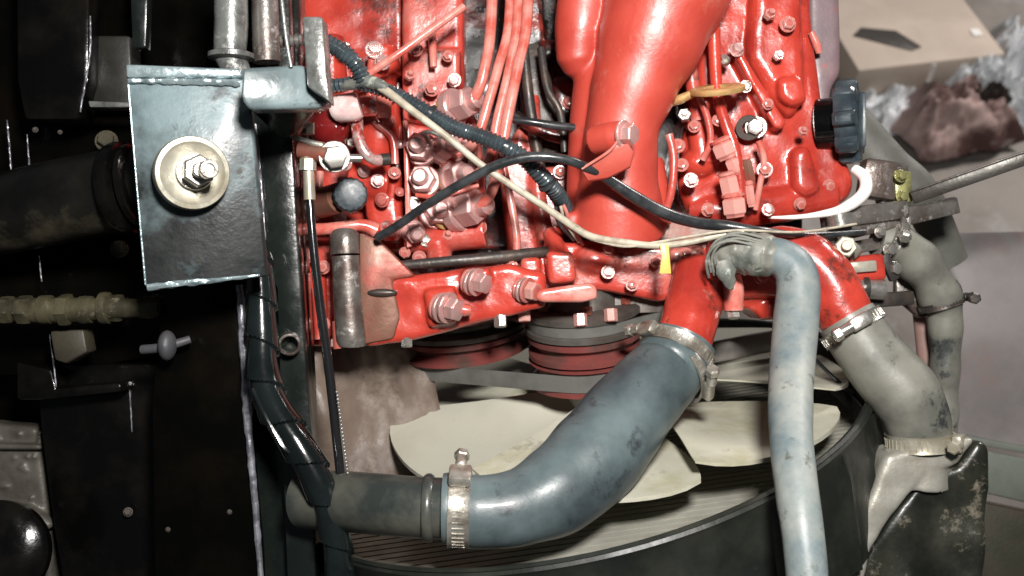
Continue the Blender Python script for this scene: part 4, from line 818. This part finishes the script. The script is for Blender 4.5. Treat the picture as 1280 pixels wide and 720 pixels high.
# ---------------------------------------------------------------- WIRES AND CONDUITS over the engine
def ribmod(d, a): return 1 + .13 * sin(2 * pi * d / 5.2)
G1 = 'corrugated wiring conduits'
tag(obj('corrugated_conduit', MB().tube([(448, 104, 128, 9), (480, 112, 134, 9), (520, 132, 140, 9.5), (565, 158, 142, 10), (610, 174, 140, 10), (650, 194, 130, 10), (675, 218, 116, 10), (693, 238, 90, 10), (702, 252, 50, 9.5), (710, 266, 10, 9)], 18, 1.2, ribmod), cond), 'long slate corrugated conduit sweeping diagonally across the injector pipes', 'conduit', G1)
for k, (dx, w_) in enumerate(((-5, 2.2), (2, 2.0), (7, 2.4))):
    tag(obj('loose_wire', MB().tube([(696 + dx * .3, 246, 60, w_), (700 + dx, 262, 66, w_), (704 + dx * 1.2, 278, 56, w_), (722 + dx, 300 + k * 3, 30, w_)], 8, 3), (rubber, cream, red_dusty)[k]), ('thin black wire leaving the end of the long conduit', 'thin cream wire leaving the end of the long conduit', 'thin red wire leaving the end of the long conduit')[k], 'wire')
for x, y, z, ax_ in ((538, 143, 141, (1, -.6, 0)), (632, 184, 136, (1, -.5, -.1)), (684, 230, 107, (.8, -.9, -.6))):
    tag(obj('cable_tie', MB().lathe(L(x, y, z), Vector(ax_), [(8, -2.4), (11.3, -2), (11.3, 2), (8, 2.4)], 24, closed=True), rubber), {538: 'black cable tie on the conduit near the top union nut', 632: 'black cable tie on the conduit in front of the injector pipes', 684: 'black cable tie on the conduit close to its lower end'}[x], 'cable tie', 'cable ties on the long conduit')
tag(obj('corrugated_conduit', MB().tube([(380, 46, 150, 11), (405, 52, 150, 11), (430, 66, 146, 11), (447, 84, 140, 10), (456, 106, 134, 9)], 18, 1.2, ribmod), cond), 'short corrugated conduit arching down from the grey plate end', 'conduit', G1)
tag(obj('corrugated_conduit', MB().tube([(400, 108, 110, 8), (425, 106, 116, 8), (450, 102, 122, 8)], 18, 1.2, ribmod), cond), 'stub of corrugated conduit above the pale banjo fitting', 'conduit', G1)
cab = obj('black_cable', MB().tube([(472, 297, 96, 5.5), (500, 280, 112, 5.5), (540, 252, 132, 5.8), (585, 225, 148, 6), (625, 205, 156, 6.2), (665, 196, 160, 6.2), (705, 199, 158, 6), (735, 210, 146, 6), (757, 222, 128, 6.5), (790, 244, 118, 8), (830, 266, 104, 8), (870, 278, 96, 7.5), (905, 282, 92, 7), (950, 288, 96, 5), (1010, 294, 60, 4), (1080, 290, 30, 4)], 18, 3.5), rubber)
tag(cab, 'smooth black cable arching across the front of the big red pipe', 'cable')
wb = thing('cream_wire', 'dirty cream wire sagging from the banjo fitting to the taped hose', 'wire', wv(L(650, 220, 130)))
obj('wire', MB().tube([(436, 107, 122, 5), (458, 102, 136, 6), (480, 112, 144, 5.5), (520, 142, 152, 5), (560, 172, 154, 4.5), (600, 205, 152, 4.5), (640, 232, 148, 4.5), (680, 258, 142, 4.5), (715, 282, 134, 4.8), (740, 296, 128, 4.8), (780, 303, 122, 4.6), (820, 307, 118, 4.3), (860, 303, 114, 4), (900, 294, 116, 4), (930, 290, 120, 3.5)], 14, 3.5), cream, wb)
obj('wire_tape', MB().tube([(422, 108, 112, 5), (438, 106, 124, 7), (458, 102, 136, 9), (474, 106, 142, 7.5), (484, 112, 144, 6)], 14, 2, lambda d, a: 1 + .12 * noise.noise(Vector((d * .3, a, 0)))), tape, wb)
pipe('wire_strand', [(738, 299, 128, 1.8), (780, 308, 124, 1.8), (820, 303, 120, 1.8), (860, 296, 118, 1.6), (920, 288, 122, 1.6), (1000, 290, 90, 1.6), (1070, 280, 50, 1.6)], cream, wb, 8)
obj('yellow_tag', MB().prism([(825, 306), (836, 306), (839, 342), (824, 342), (827, 322)], 126, 2, .6), yellow, wb, label='small yellow tag hanging from the wire')
tag(obj('black_wire', MB().tube([(640, 150, 30, 4), (660, 152, 34, 5), (700, 158, 30, 5.5), (728, 160, 24, 5)], 12), rubber), 'short black wire behind the inlet pipe above the conduit', 'wire')
tag(obj('grey_rod', MB().tube([(500, 332, 110 - 60, 6), (570, 326, 50, 7), (640, 320, 40, 8), (700, 312, 20, 6)], 14), iron), 'dark rod lying in the gap between the pump and the mounting arm', 'rod')

# muddy splash sheet behind rod at the lower left centre
mb = MB(); n = 26
sheet = []
for k in (0, 1):
    for j in range(n + 1):
        for i in range(n + 1):
            u, v = i / n, j / n; x = 360 + u * (170 + 60 * v); y = 410 + v * 300
            z = -30 + 40 * noise.noise(Vector((u * 2.5, v * 3, 4))) + 14 * abs(noise.noise(Vector((u * 7, v * 7, 9)))) - 60 * u * u
            mb.v.append(L(x, y, z - 5 * k))
m = (n + 1) ** 2
for k in (0, 1): mb.f += [tuple(k * m + q for q in (j * (n + 1) + i, j * (n + 1) + i + 1, (j + 1) * (n + 1) + i + 1, (j + 1) * (n + 1) + i)) for j in range(n) for i in range(n)]
rim = [i for i in range(n + 1)] + [j * (n + 1) + n for j in range(1, n + 1)] + [n * (n + 1) + i for i in range(n - 1, -1, -1)] + [j * (n + 1) for j in range(n - 1, 0, -1)]
mb.f += [(rim[i], rim[(i + 1) % len(rim)], m + rim[(i + 1) % len(rim)], m + rim[i]) for i in range(len(rim))]
tag(obj('splash_guard', mb, mud, sharp=80), 'muddy brown crumpled splash guard behind the thin black rod', 'splash guard')
